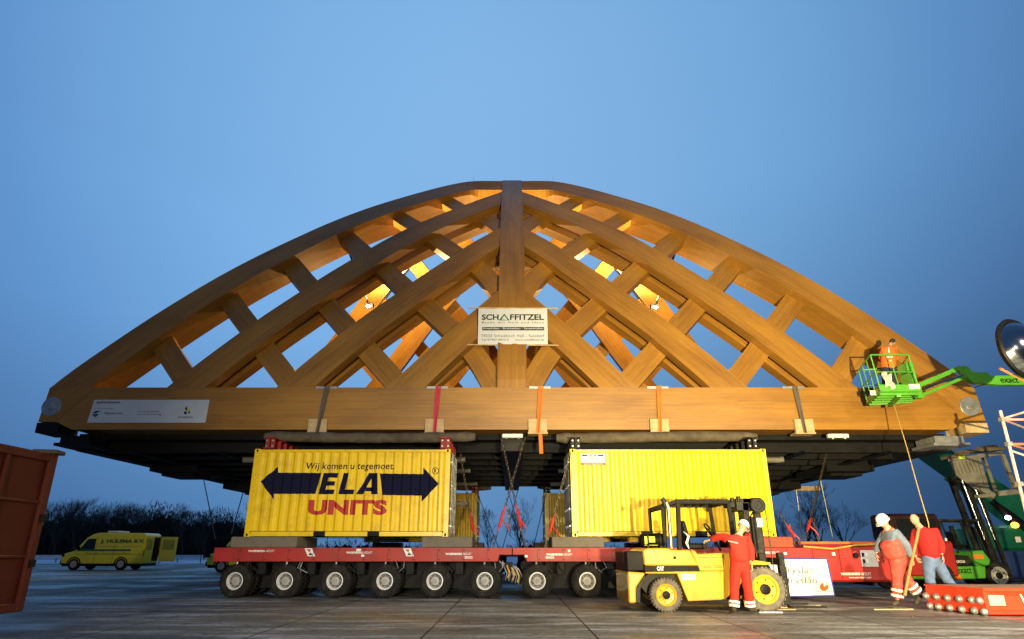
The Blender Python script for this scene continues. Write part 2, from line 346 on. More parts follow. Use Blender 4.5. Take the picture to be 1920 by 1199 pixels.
#BODY
# ================================================================== ground
def ground_mat():
    m = bpy.data.materials.new('concrete_apron'); m.use_nodes = True; t = m.node_tree; n = t.nodes; l = t.links
    b = n['Principled BSDF']; b.inputs['Specular IOR Level'].default_value = .28; tc = n.new('ShaderNodeTexCoord')
    mp = n.new('ShaderNodeMapping'); l.new(tc.outputs['Object'], mp.inputs[0]); mp.inputs['Location'].default_value = (.65, 1.4, 0)
    br = n.new('ShaderNodeTexBrick'); br.inputs['Scale'].default_value = 1; br.inputs['Brick Width'].default_value = 5.0; br.inputs['Row Height'].default_value = 2.72
    br.inputs['Mortar Size'].default_value = .018; br.inputs['Mortar Smooth'].default_value = .2; br.offset = 0
    br.inputs['Color1'].default_value = (.42,.42,.42,1); br.inputs['Color2'].default_value = (.58,.58,.58,1); br.inputs['Mortar'].default_value = (0,0,0,1)
    mp.inputs['Rotation'].default_value = (0,0,R(90))
    l.new(mp.outputs[0], br.inputs['Vector'])
    def noise(scale, det, sx=1, sy=1, rough=.6):
        q = n.new('ShaderNodeMapping'); q.inputs['Scale'].default_value = (sx, sy, 1); l.new(tc.outputs['Object'], q.inputs[0])
        k = n.new('ShaderNodeTexNoise'); k.inputs['Scale'].default_value = scale; k.inputs['Detail'].default_value = det; k.inputs['Roughness'].default_value = rough
        l.new(q.outputs[0], k.inputs['Vector']); return k
    def rng(sock, a, b_, c, d):
        k = n.new('ShaderNodeMapRange'); k.inputs[1].default_value = a; k.inputs[2].default_value = b_; k.inputs[3].default_value = c; k.inputs[4].default_value = d
        l.new(sock, k.inputs[0]); return k.outputs[0]
    big = noise(.35, 8, .55, 1.2); fine = noise(9, 8); streak = noise(1.1, 9, .30, 1.5, .72); wet = noise(.22, 5)
    mi = n.new('ShaderNodeMix'); mi.data_type = 'RGBA'; l.new(rng(big.outputs['Fac'], .35, .65, 0, 1), mi.inputs[0])
    mi.inputs[6].default_value = (.095,.092,.074,1); mi.inputs[7].default_value = (.25,.24,.19,1)
    m2 = n.new('ShaderNodeMix'); m2.data_type = 'RGBA'; l.new(rng(streak.outputs['Fac'], .50, .64, 0, .85), m2.inputs[0])
    l.new(mi.outputs[2], m2.inputs[6]); m2.inputs[7].default_value = (.52,.52,.51,1)
    m3 = n.new('ShaderNodeMix'); m3.data_type = 'RGBA'; m3.blend_type = 'MULTIPLY'; m3.inputs[0].default_value = .75
    l.new(m2.outputs[2], m3.inputs[6]); l.new(rng(fine.outputs['Fac'], .3, .7, .45, 1.25), m3.inputs[7])
    m4 = n.new('ShaderNodeMix'); m4.data_type = 'RGBA'; m4.inputs[7].default_value = (.022,.02,.018,1)
    l.new(br.outputs['Fac'], m4.inputs[0]); l.new(m3.outputs[2], m4.inputs[6])
    m5 = n.new('ShaderNodeMix'); m5.data_type = 'RGBA'; m5.blend_type = 'MULTIPLY'; m5.inputs[0].default_value = .5
    l.new(m4.outputs[2], m5.inputs[6])
    sc = n.new('ShaderNodeVectorMath'); sc.operation = 'SCALE'; sc.inputs['Scale'].default_value = 2; l.new(br.outputs['Color'], sc.inputs[0]); l.new(sc.outputs[0], m5.inputs[7])
    stn = noise(.55, 7, 1, 1, .75)
    m6 = n.new('ShaderNodeMix'); m6.data_type = 'RGBA'; l.new(rng(stn.outputs['Fac'], .56, .66, 0, .75), m6.inputs[0]); l.new(m5.outputs[2], m6.inputs[6]); m6.inputs[7].default_value = (.045,.042,.034,1)
    spk = n.new('ShaderNodeTexVoronoi'); spk.inputs['Scale'].default_value = 6; l.new(tc.outputs['Object'], spk.inputs['Vector'])
    m7 = n.new('ShaderNodeMix'); m7.data_type = 'RGBA'; l.new(rng(spk.outputs['Distance'], .0, .07, .8, 0), m7.inputs[0]); l.new(m6.outputs[2], m7.inputs[6]); m7.inputs[7].default_value = (.05,.045,.035,1)
    l.new(m7.outputs[2], b.inputs['Base Color'])
    ra = n.new('ShaderNodeMath'); ra.operation = 'MULTIPLY'; l.new(rng(wet.outputs['Fac'], .36, .56, .30, .95), ra.inputs[0]); l.new(rng(big.outputs['Fac'], .35, .6, .6, 1), ra.inputs[1])
    l.new(ra.outputs[0], b.inputs['Roughness'])
    bp = n.new('ShaderNodeBump'); bp.inputs['Strength'].default_value = .6; bp.inputs['Distance'].default_value = .04
    ha = n.new('ShaderNodeMath'); ha.operation = 'MULTIPLY_ADD'; ha.inputs[1].default_value = .35; l.new(fine.outputs['Fac'], ha.inputs[0]); l.new(streak.outputs['Fac'], ha.inputs[2])
    l.new(ha.outputs[0], bp.inputs['Height']); l.new(bp.outputs[0], b.inputs['Normal'])
    return m
g = MB(); g.add([(-1500,-200,0),(1500,-200,0),(1500,2500,0),(-1500,2500,0)], [(0,1,2,3)])
tag(g.build('ground', ground_mat()), kind='structure')
SNOW = mat('snow_field', (.66,.70,.78), .8, 0, var=.15, scale=.05, dirt=(.12,.12,.08), dirt_amt=.5, dscale=.15)
g = MB(); g.add([(-1500,63,.02),(1500,63,.02),(1500,2400,.02),(-1500,2400,.02)], [(0,1,2,3)])
tag(g.build('snow_field', SNOW), kind='structure')

# ================================================================== bridge
D0 = 21.5; AX = 29.75; ZC0 = 4.99; ZC1 = 6.46; ZR = 19.6; PW = 1.6
def g_of(z):
    u = max(0, (z-ZC1)/(ZR-ZC1)); return (AX-D0)*u**PW
def gp(z):
    u = max(0, (z-ZC1)/(ZR-ZC1)); return (AX-D0)*PW*u**(PW-1)/(ZR-ZC1) if u > 0 else 0
ZT = [ZC1-3+i*.02 for i in range(1050)]; ST = [0]
for i in range(1, len(ZT)):
    ST.append(ST[-1]+math.hypot(.02, g_of(ZT[i])-g_of(ZT[i-1])))
s_off = ST[150]; ST = [s-s_off for s in ST]
def s_of(z):
    t = (z-ZT[0])/.02; i = int(max(0, min(len(ST)-2, t))); return ST[i]+(ST[i+1]-ST[i])*(t-i)
def z_of(s):
    lo, hi = 0, len(ST)-1
    while hi-lo > 1:
        m_ = (lo+hi)//2
        if ST[m_] <= s: lo = m_
        else: hi = m_
    return ZT[lo]+(s-ST[lo])/(ST[hi]-ST[lo])*.02
LEAN = .58      # the rib faces lean less than the shell they follow
def surf(x, s, o):
    z = z_of(s); k = gp(z)*LEAN; n_ = math.hypot(1, k)
    return Vector((x, D0+g_of(z)+o/n_, z-o*k/n_))
def hit(px, py, o=0):
    d = raydir(px, py); lo, hi = ZC1-2.9, 24
    for _ in range(50):
        m_ = (lo+hi)/2; q = surf(0, s_of(m_), o)
        if (q.z-HC)-q.y*d.z/d.y < 0: lo = m_
        else: hi = m_
    q = surf(0, s_of(lo), o); return (q.y*d.x/d.y, s_of(lo))
def resample(pts, n):
    # Catmull-Rom through pts, n samples by length
    P_ = [Vector(p) for p in pts]; P_ = [2*P_[0]-P_[1]]+P_+[2*P_[-1]-P_[-2]]; out = []
    for i in range(1, len(P_)-2):
        for k in range(10):
            t = k/10; a, b, c, d = P_[i-1], P_[i], P_[i+1], P_[i+2]
            out.append(.5*((2*b)+(-a+c)*t+(2*a-5*b+4*c-d)*t*t+(-a+3*b-3*c+d)*t**3))
    out.append(P_[-2]); ln = [0]
    for i in range(1, len(out)): ln.append(ln[-1]+(out[i]-out[i-1]).length)
    res = []; j = 0
    for k in range(n):
        T = ln[-1]*k/(n-1)
        while j < len(ln)-2 and ln[j+1] < T: j += 1
        res.append(out[j].lerp(out[j+1], (T-ln[j])/max(1e-6, ln[j+1]-ln[j])))
    return res
def smooth_fit(pts, it=3):
    p = [Vector(q) for q in pts]
    for _ in range(it):
        p = [p[0]]+[(p[i-1]+2*p[i]+p[i+1])/4 for i in range(1, len(p)-1)]+[p[-1]]
    return p
bridge = empty('timber_bridge', (0, AX, ZC0), 'huge curved timber lattice bridge of orange-brown beams resting on two yellow containers', 'bridge')
def beam(name, edge, width, side, o0, o1, ext0=2.0, ext1=2.0, n=36, clips=(), clipz=True, fit=3):
    """edge: list of (x, s); body lies on `side` of it (+1 left of travel, -1 right); o0..o1 depth below the outer face"""
    e = [Vector((p[0], p[1])) for p in edge]
    e = smooth_fit(resample(e, n), fit)
    e = [e[0]+(e[0]-e[2]).normalized()*ext0]+e+[e[-1]+(e[-1]-e[-3]).normalized()*ext1]
    m = MB(); L_ = 0; rows = []
    for i, p in enumerate(e):
        d = (e[min(i+1, len(e)-1)]-e[max(i-1, 0)]).normalized(); nn = Vector((-d.y, d.x))*side
        k_ = gp(z_of(p.y))*LEAN; h_ = math.hypot(1, k_)
        wv_ = Vector((nn.x*width, nn.y*width*k_/h_, nn.y*width/h_))
        if i: L_ += (p-e[i-1]).length
        rows.append((surf(p.x, p.y, o0), surf(p.x, p.y, o0)+wv_, surf(p.x, p.y, o1)+wv_, surf(p.x, p.y, o1), L_))
    vs = [v for r in rows for v in r[:4]]; fs = []; uvs = []
    wv = [0, width, width+(o1-o0), 2*width+(o1-o0), 2*(width+o1-o0)]
    off = random.random()*50; offv = random.randint(0, 60)*.045*7
    for i in range(len(rows)-1):
        for k in range(4):
            a = i*4+k; b = i*4+(k+1) % 4
            fs.append([a, b, b+4, a+4]); u0, u1 = rows[i][4]+off, rows[i+1][4]+off
            v0, v1 = wv[k]+offv, wv[k+1]+offv; uvs.append([(u0,v0),(u0,v1),(u1,v1),(u1,v0)])
    fs += [[0,1,2,3]]; uvs += [[(0,0),(.9,0),(.9,.5),(0,.5)]]
    k = len(vs)-4; fs += [[k+3,k+2,k+1,k]]; uvs += [[(0,0),(.9,0),(.9,.5),(0,.5)]]
    m.add(vs, fs, uvs)
    o = m.build(name, WOOD, None)
    bm = bmesh.new(); bm.from_mesh(o.data)
    bmesh.ops.recalc_face_normals(bm, faces=bm.faces)
    cl = list(clips)
    if clipz: cl.append(((0,0,ZC1+.003), (0,0,-1)))
    cl.append(((0,AX-.004,0), (0,1,0)))
    for c, nn in cl:
        gm = bm.verts[:]+bm.edges[:]+bm.faces[:]
        r = bmesh.ops.bisect_plane(bm, geom=gm, plane_co=c, plane_no=nn, clear_outer=True, clear_inner=False)
        es = [x for x in r['geom_cut'] if isinstance(x, bmesh.types.BMEdge)]
        if es:
            try: bmesh.ops.contextual_create(bm, geom=es)
            except Exception: pass
    bm.to_mesh(o.data); bm.free()
    o.data.transform(Matrix.Translation(-bridge.location)); o.parent = bridge
    return o
def quad4(o, lr=True, rear=True):
    out = [o]
    if lr:
        c = o.copy(); COL.objects.link(c); c.scale.x = -1; out.append(c)
    if rear:
        for q in list(out):
            c = q.copy(); COL.objects.link(c); c.scale.y = -1; out.append(c)
    return out
E1 = [(94,728),(135,696),(203,649),(275,601),(347,556),(419,514),(490,477),(560,444),(623,416),(695,389),(767,367),(839,348),(885,339)]
E2 = [(313,727),(361,690),(449,625),(484,599),(563,548),(596,525),(672,480),(697,464),(765,428),(792,416),(873,384),(941,360)]
E3 = [(519,726),(553,696),(636,629),(668,603),(745,550),(774,529),(844,483),(873,463),(935,429)]
E4 = [(724,726),(760,695),(830,632),(865,603),(927,551)]
T0, T1, T2 = .42, .82, 1.26
ctr = [((-.5,0,0), (1,0,0))]
ex1 = [hit(*p) for p in E1]
# run the outer rib on past the ridge line so that the ridge cuts it
lx, ls = ex1[-1]; ls = min(ls, s_of(ZR)-.06); ex1[-1] = (lx, ls); ex1.append((lx+.9, ls+.01)); ex1.append((lx+1.8, ls+.01)); ex1.append((lx+2.8, ls+.01))
quad4(beam('outer_rib', ex1, .96, -1, 0, T2, ext1=.5, clips=ctr, n=54, fit=1))
for E in (E2, E3, E4):
    ex = [hit(*p) for p in E]
    quad4(beam('lattice_rib', ex, .93, -1, 0, T0, clips=ctr))
    quad4(beam('inner_lattice_rib', ex, .93, -1, T1, T2, clips=ctr))
# crossing members in the middle layer, traced at that layer
B = [[(300,633),(311,655),(342,703),(362,735)],
     [(420,545),(437,572),(467,612),(500,660),(536,707),(560,740)],
     [(535,480),(553,503),(580,535),(619,577),(652,615),(693,660),(738,711),(762,740)],
     [(636,430),(658,450),(684,473),(726,506),(760,538),(803,575),(846,616),(890,660),(925,722)],
     [(732,393),(756,409),(780,423),(826,452),(858,474),(904,505),(932,540)],
     [(822,366),(845,378),(862,388),(910,408),(940,428)]]
for b_ in B:
    pts = [hit(p[0], p[1], T0) for p in b_]
    # body centred on the traced line
    e = resample([Vector(p) for p in pts], 16); ed = []
    for i, p in enumerate(e):
        d = (e[min(i+1, 15)]-e[max(i-1, 0)]).normalized(); ed.append(p+Vector((d.y, -d.x))*(-.385))
    quad4(beam('cross_beam', ed, .77, -1, T0+.01, T1-.03, ext0=.1, ext1=.6, clips=ctr, n=24))
# centre post front and rear
post = beam('centre_post', [(-.5, -.2), (-.5, 5), (-.5, 10), (-.5, s_of(ZR)+1.2)], 1.0, -1, -.02, 1.28, ext0=.3, ext1=.5)
quad4(post, lr=False)
# bottom chords
def wbox(name, x0, x1, y0, y1, z0, z1, parent):
    m = MB(); v = [(x0,y0,z0),(x1,y0,z0),(x1,y1,z0),(x0,y1,z0),(x0,y0,z1),(x1,y0,z1),(x1,y1,z1),(x0,y1,z1)]
    m.add(v, [(0,3,2,1),(4,5,6,7),(0,1,5,4),(1,2,6,5),(2,3,7,6),(3,0,4,7)],
      [[(x0,0),(x0,1),(x1,1),(x1,0)],[(x0,3),(x1,3),(x1,4),(x0,4)],[(x0,z0),(x1,z0),(x1,z1),(x0,z1)],[(0,0),(1,0),(1,1),(0,1)],[(x1,z0),(x0,z0),(x0,z1),(x1,z1)],[(0,0),(1,0),(1,1),(0,1)]])
    o = m.build(name, WOOD, None); o.data.transform(Matrix.Translation(-bridge.location)); o.parent = parent; return o
def px_poly(pts, Y): return [(P(a, b, Y).x, P(a, b, Y).z) for a, b in pts]
def wprism(name, poly, y0, y1, rot=0):
    n = len(poly); m = MB(); vs = [(x,y0,z) for x,z in poly]+[(x,y1,z) for x,z in poly]
    c, s_ = math.cos(rot), math.sin(rot); uvp = [(x*c+z*s_, -x*s_+z*c) for x,z in poly]
    fs = [list(range(n)), list(range(2*n-1, n-1, -1))]; uvs = [uvp, uvp[::-1]]
    for i in range(n):
        j = (i+1) % n; ln = (Vector(poly[i])-Vector(poly[j])).length
        fs.append([i, i+n, j+n, j]); uvs.append([(0,0),(0,1),(ln,1),(ln,0)])
    m.add(vs, fs, uvs); o = m.build(name, WOOD, None)
    bm = bmesh.new(); bm.from_mesh(o.data); bmesh.ops.recalc_face_normals(bm, faces=bm.faces); bm.to_mesh(o.data); bm.free()
    o.data.transform(Matrix.Translation(-bridge.location)); o.parent = bridge; return o
cl = px_poly([(184,727),(106,792),(136,806)], D0); zc1 = ZC1; 
xa, xb, xc_ = cl[0][0], cl[1][0], cl[2][0]; zb = cl[1][1]; zc = cl[2][1]
ch = wprism('bottom_chord', [(xa,zc1),(xb,zb),(xc_,zc),(-xc_,zc),(-xb,zb),(-xa,zc1)], D0-.02, D0+1.0)
quad4(ch, lr=False)
ft = px_poly([(94,728),(72,791)], D0)
foot = wprism('rib_foot', [(xa-.012,zc1),(xb-.012,zb),(ft[1][0],ft[1][1]),(ft[0][0],zc1)], D0-.012, D0+1.0, rot=R(36))
quad4(foot)
# node discs, end shoes
for s_, m_ in ((-1, RIMDARK), (1, STEEL)):
    c = P(97 if s_ < 0 else 1818, 763, D0)
    for rear in (0, 1):
        y = D0-.02; yy = y if not rear else 2*AX-y; sg = -1 if not rear else 1
        m = MB(); m.lathe([(0,sg*.035),(.12,sg*.035),(.13,sg*.03),(.13,sg*.02),(.31,sg*.018),(.33,0)], (c.x, yy, c.z), 'y', 32)
        dsk = m.build('node_disc', STEEL, bridge, smooth=True)
m = MB()
for sx in (-1, 1):
    for yy in (D0, 2*AX-D0-1):
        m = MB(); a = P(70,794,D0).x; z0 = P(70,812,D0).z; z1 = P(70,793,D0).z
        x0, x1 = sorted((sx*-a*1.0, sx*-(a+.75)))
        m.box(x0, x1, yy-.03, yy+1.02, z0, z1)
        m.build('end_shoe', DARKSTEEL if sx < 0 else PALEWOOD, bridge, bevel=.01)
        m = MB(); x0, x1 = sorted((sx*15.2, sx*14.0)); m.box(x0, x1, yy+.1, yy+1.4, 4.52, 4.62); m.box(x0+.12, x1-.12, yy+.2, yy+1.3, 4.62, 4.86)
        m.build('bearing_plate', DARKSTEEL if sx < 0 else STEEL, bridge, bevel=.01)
# steel deck and its joists
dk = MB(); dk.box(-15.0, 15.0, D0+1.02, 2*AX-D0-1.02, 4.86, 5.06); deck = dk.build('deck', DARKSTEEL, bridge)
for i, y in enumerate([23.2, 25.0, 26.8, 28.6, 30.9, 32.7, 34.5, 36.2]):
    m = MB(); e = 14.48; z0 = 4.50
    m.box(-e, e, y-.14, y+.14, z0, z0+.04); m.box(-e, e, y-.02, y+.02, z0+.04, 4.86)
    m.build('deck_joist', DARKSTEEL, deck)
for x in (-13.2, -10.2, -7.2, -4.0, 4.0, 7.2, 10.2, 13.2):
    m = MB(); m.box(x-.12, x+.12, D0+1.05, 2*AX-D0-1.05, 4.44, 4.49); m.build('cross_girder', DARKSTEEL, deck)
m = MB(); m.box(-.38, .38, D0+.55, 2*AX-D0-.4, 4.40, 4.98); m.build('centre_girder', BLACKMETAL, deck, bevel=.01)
for x0, x1 in ((-9.8, -1.7), (1.9, 9.9)):
    for y, z, r in ((24.0, 4.36, .11), (27.6, 4.36, .10), (33.4, 4.36, .10)):
        m = MB(); m.tube([(x0,y,z),(x1-.2,y,z),(x1,y,z+.02)], r, 12)
        if y > 26: m.v = [Vector((v.x*1.02, v.y, v.z)) for v in m.v]
        m.build('drain_pipe', GREYMET, deck, smooth=True)
for sx in (-1, 1):
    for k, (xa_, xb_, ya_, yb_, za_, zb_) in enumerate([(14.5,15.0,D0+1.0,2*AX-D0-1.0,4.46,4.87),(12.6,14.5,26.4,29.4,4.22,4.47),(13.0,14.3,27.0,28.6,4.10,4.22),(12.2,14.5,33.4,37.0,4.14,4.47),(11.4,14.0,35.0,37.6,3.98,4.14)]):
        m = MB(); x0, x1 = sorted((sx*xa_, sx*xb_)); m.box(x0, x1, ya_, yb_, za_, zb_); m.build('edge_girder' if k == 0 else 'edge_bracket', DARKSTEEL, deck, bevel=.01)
# chord plates (steel angles at the lashing points) belong to the lashings below
# thin lightning rods near the crown
for x in (888, 1037):
    a = P(x, 341, 29.6); m = MB(); m.tube([a, a+Vector((0,0,.28))], .006, 5); m.build('lightning_rod', STEEL, bridge)
# ---- pendant lamps inside
def inner_lamp(pt, pl, Y, side, lab):
    a = P(*pt, Y+.6); b = P(*pl, Y)
    t = empty('floodlight_on_arm', b, lab, 'floodlight', 'floodlights hanging inside the bridge')
    m = MB(); m.tube([a, a.lerp(b, .5), b], [.06,.06,.05], 8); m.build('arm', BLACK, t, smooth=True)
    m = MB(); m.obox(b+Vector((0,.06,.05)), (.42,.30,.22)); h = m.build('housing', BLACK, t, bevel=.03)
    m = MB(); m.ball(b+Vector((0,-.14,-.06)), (.10,.05,.08), 14, 8); m.build('lens', LAMPW, t, smooth=True)
    l = bpy.data.lights.new('floodlight_glow', 'SPOT'); l.energy = 11000; l.color = (1,.66,.26); l.spot_size = R(165); l.spot_blend = 1; l.shadow_soft_size = .12
    o = bpy.data.objects.new('floodlight_glow', l); COL.objects.link(o); o.parent = t; o.location = (0,-.05,.38); o.rotation_euler = (R(180),0,0)
    l2 = bpy.data.lights.new('floodlight_beam', 'POINT'); l2.energy = 2300; l2.color = (1,.64,.26); l2.shadow_soft_size = .08
    o2 = bpy.data.objects.new('floodlight_beam', l2); COL.objects.link(o2); o2.parent = t; o2.location = (0,-.42,-.32)
inner_lamp((653,468), (692,574), 29.9, -1, 'small white lit floodlight hanging inside the left half of the timber bridge')
inner_lamp((1268,468), (1228,576), 29.9, 1, 'small white lit floodlight hanging inside the right half of the timber bridge')

# ================================================================== banner and board on the bridge
t = empty('company_banner', P(961,613,21.78), 'white cloth banner with company name hung on the bridge centre post', 'banner')
a = P(896,646,21.78); b = P(1026,579,21.78); x0, x1, z0, z1 = a.x, b.x, a.z, b.z
m = MB()
nx, nz = 30, 14
vs = [(x0+(x1-x0)*i/nx, 21.78+.012*math.sin(i*.9)*math.sin(j*.7+1)+.01*math.sin(i*.31), z0+(z1-z0)*j/nz) for j in range(nz+1) for i in range(nx+1)]
m.add(vs, [(j*(nx+1)+i, j*(nx+1)+i+1, (j+1)*(nx+1)+i+1, (j+1)*(nx+1)+i) for j in range(nz) for i in range(nx)])
m.build('cloth', BANNER, t, smooth=True)
for z in (z0-.02, z1+.02):
    m = MB(); m.obox(((x0+x1)/2, 21.80, z), (x1-x0+.75, .035, .04), Matrix.Rotation(R(.4), 3, 'Y')); m.build('lath', PALEWOOD, t)
YB = 21.75
BLK = mat('black_lettering', (.012,.012,.012), .5, var=.05); GRY = mat('grey_lettering', (.12,.12,.12), .5, var=.05); GRN = mat('green_lettering', (.02,.16,.10), .5, var=.05)
def fx(u): return x0+(x1-x0)*u
def fz(v): return z1-(z1-z0)*v
def btext(body, u0, u1, v0, v1, matr, name='lettering', **k):
    m = MB(); text_box(m, body, (fx(u0), YB, fz(v1)), (1,0,0), (0,0,1), fx(u1)-fx(u0), fz(v0)-fz(v1), **k); return m.build(name, matr, t)
btext('SCH', .05, .295, .17, .33, BLK, bold=.025); btext('FFITZEL', .46, .95, .17, .33, BLK, bold=.025)
m = MB(); pts = [(fx(.30),YB,fz(.34)),(fx(.375),YB,fz(.15)),(fx(.455),YB,fz(.34)),(fx(.425),YB,fz(.325)),(fx(.374),YB,fz(.20)),(fx(.34),YB,fz(.325))]
m.add(pts, [(0,1,4,5),(1,2,3,4),(0,5,3,2)]); m.build('letter_mark', GRN, t)
btext('Bauen mit Holz und Ideen', .05, .95, .37, .43, GRY, shear=.3, spacing=1.5)
m = MB(); m.add([(fx(.06),YB,fz(.62)),(fx(.95),YB,fz(.62)),(fx(.95),YB,fz(.53)),(fx(.06),YB,fz(.53))], [(0,1,2,3)]); m.build('stripe', BLK, t)
YB = 21.745; btext('Kreativbau - Brückenbau - Systemhallen', .075, .935, .545, .605, BANNER, bold=.02); YB = 21.75
btext('74523 Schwäbisch Hall - Sulzdorf', .05, .95, .73, .81, GRY, spacing=1.2)
btext('Tel 07907-9870-0', .05, .44, .855, .905, GRY); btext('www.schaffitzel.de', .53, .95, .855, .905, GRY)

YS = D0-.06
c = [P(177,750,YS), P(393,750,YS), P(385,793,YS), P(163,793,YS)]
t = empty('client_board', P(278,771,YS), 'long white sponsor board screwed to the left end of the bridge chord', 'sign')
m = MB(); m.prism3(c, None, (0,.025,0)); m.build('panel', BOARD, t)
def ctext(parent, body, a, b_, c_, d, Y, matr, name='lettering', **k):
    m = MB(); ptext(m, body, a, b_, c_, d, Y, **k); return m.build(name, matr, parent)
Y2 = YS-.006
ctext(t, 'opdrachtgevers', 180, 225, 752, 758, Y2, NAVY, bold=.02)
ctext(t, 'namens de opdrachtgevers', 178, 215, 765.5, 767.5, Y2, GRY)
ctext(t, 'Rijkswaterstaat', 195, 229, 773, 778, Y2, NAVY, shear=.2)
ctext(t, 'provinsje fryslân', 258, 299, 770.5, 773.6, Y2, NAVY); ctext(t, 'provincie fryslân', 258, 298, 775.5, 778.6, Y2, NAVY)
ctext(t, 'SNEEK', 333, 362, 781, 784.5, Y2, BLK)
TEAL = mat('teal_mark', (.01,.14,.20), .5)
for pts, mt in (([(173,775),(180,771),(189,771),(180,775)], NAVY), ([(172,777),(181,776),(186,777),(178,783)], TEAL), ([(347,765),(351,763),(351,771),(347,768)], BLK), ([(352,766),(357,764),(356,770),(352,770)], VANYEL), ([(345,772),(350,772),(350,777),(345,777)], BLK), ([(352,772),(356,771),(356,776),(353,776)], TEAL), ([(298,778.5),(300,776.5),(302,778.5),(300,780.5)], TEXTRED)):
    m = MB(); m.add([P(p[0],p[1],Y2) for p in pts], [tuple(range(len(pts)))]); m.build('logo_mark', mt, t)

# ================================================================== lashing straps round the chord
def strap(pxt, pxb, matr, lab, tail=False):
    t = empty('lashing_strap', P(pxb, 808, D0), lab, 'strap', 'straps wrapped round the lower chord')
    Y = D0-.045; a = P(pxt, 727, Y); b = P(pxb, 790, Y); b2 = P(pxb, 807, Y-.06)
    m = MB(); w = .085
    pl = MB(); pl.box(a.x-.36, a.x+.36, D0-.06, D0+.5, ZC1+.004, ZC1+.03); pl.box(a.x-.36, a.x+.36, D0-.062, D0-.03, ZC1-.05, ZC1+.028); pl.build('corner_plate', STEEL, t)
    for dx in (0, .10):
        q = [Vector((a.x+dx, D0-.10, ZC1+.05)), Vector((b.x+dx*.5, Y-.13, b.z)), Vector((b2.x+dx*.5, Y-.13, ZC0-.06))]
        for i in range(2): m.bar(q[i], q[i+1], w if not dx else .05, .012, up=(0,1,0) if False else (0,0,1))
    m2 = MB()
    for dx in (0,.10):
        p0 = Vector((a.x+dx, D0-.115, ZC1+.03)); p1 = Vector((b2.x+dx*.3, D0-.20, ZC0-.10))
        for k in range(6):
            s0 = p0.lerp(p1, k/6); s1 = p0.lerp(p1, (k+1)/6)
            hw = .05 if not dx else .03; j = .012*math.sin(k*1.7+pxt)
            m2.add([s0+Vector((-hw,-.0,0)), s0+Vector((hw,0,0)), s1+Vector((hw+.0,j*.3,0)), s1+Vector((-hw,j*.3,0))], [(0,1,2,3)])
            m2.add([s0+Vector((-hw,.012,0)), s0+Vector((hw,.012,0)), s1+Vector((hw,.012+j*.3,0)), s1+Vector((-hw,.012+j*.3,0))], [(3,2,1,0)])
    m2.build('webbing', matr, t)
    pd = MB(); cx = P(pxb, 797, D0-.1).x
    pd.box(cx-.31, cx+.31, D0-.17, D0-.024, 4.93, 5.36); pd.box(cx-.33, cx+.33, D0-.19, D0+.3, 4.86, 4.93)
    pd.build('wood_pad', PALEWOOD, t, bevel=.01)
    if tail:
        m = MB(); p0 = Vector((cx+.08, D0-.2, 4.85)); m.bar(p0, p0+Vector((.03,.1,-.62)), .12, .02); m.build('strap_tail', matr, t)
strap(612, 596, GREYWEB, 'dark grey strap around the timber chord, leftmost with a pale wood pad')
strap(820, 815, PINK, 'pink red strap around the timber chord above the lettered container')
strap(1012, 1008, ORANGE, 'orange strap with a loose tail just right of the centre post', tail=True)
strap(1233, 1236, ORANGE, 'orange strap around the timber chord above the plain yellow container')
strap(1487, 1507, GREYWEB, 'dark grey strap around the timber chord, rightmost and left of the basket')

# small light fittings below the chord
for px, lab in ((961, 'white tube light under the centre of the bridge chord'), (1573, 'white tube light under the right part of the bridge chord')):
    c = P(px, 818, 21.35); t = empty('tube_light', c, lab, 'light fitting', 'tube lights under the bridge')
    m = MB(); m.box(c.x-.34, c.x+.34, c.y, c.y+.16, c.z-.05, c.z+.08); m.build('housing', WHITE, t, bevel=.02)
    for d in (-.2, .2):
        m = MB(); m.tube([(c.x+d,c.y+.02,c.z-.09),(c.x+d,c.y+.02,c.z-.04)], .04, 8); m.build('clip', STEEL, t)
# ================================================================== packing logs under the chords
def log(x0, x1, y, z, r, lab, grp, seed):
    rnd = random.Random(seed); m = MB(); n = 22; pts = []; rs = []
    for i in range(n+1):
        t_ = i/n; pts.append((x0+(x1-x0)*t_, y+.03*math.sin(t_*7+seed), z+.03*math.sin(t_*5+seed*2))); rs.append(r*(1+rnd.uniform(-.08,.08))*(.7 if i in (0, n) else 1))
    m.tube(pts, rs, 12); o = m.build('packing_log', ROUGHWOOD, None, smooth=True)
    tag(recenter(o), lab, 'log', grp); return o
G_ = 'rough logs packed under the bridge chords'
log(-8.1, -1.2, 21.25, 4.74, .165, 'long rough log lying on the lettered container brackets under the chord', G_, 1)
log(1.45, 8.0, 21.25, 4.74, .17, 'long rough log lying on the plain container brackets under the chord', G_, 2)
log(-8.1, -1.2, 38.2, 4.66, .20, 'rough log under the far chord on the left far container', G_, 3)
log(1.45, 8.0, 38.2, 4.66, .20, 'rough log under the far chord on the right far container', G_, 4)
m = MB(); a = P(1447,904,37.6)
m.box(14.6*.86, 17.2, 37.2, 37.5, 4.35, 4.6); o = m.build('packing_beam', PALEWOOD, None, bevel=.01); tag(recenter(o), 'pale timber beam jutting out under the far right end of the bridge', 'beam')
m = MB(); m.box(10.9, 14.6, 22.75, 23.0, 4.28, 4.46)

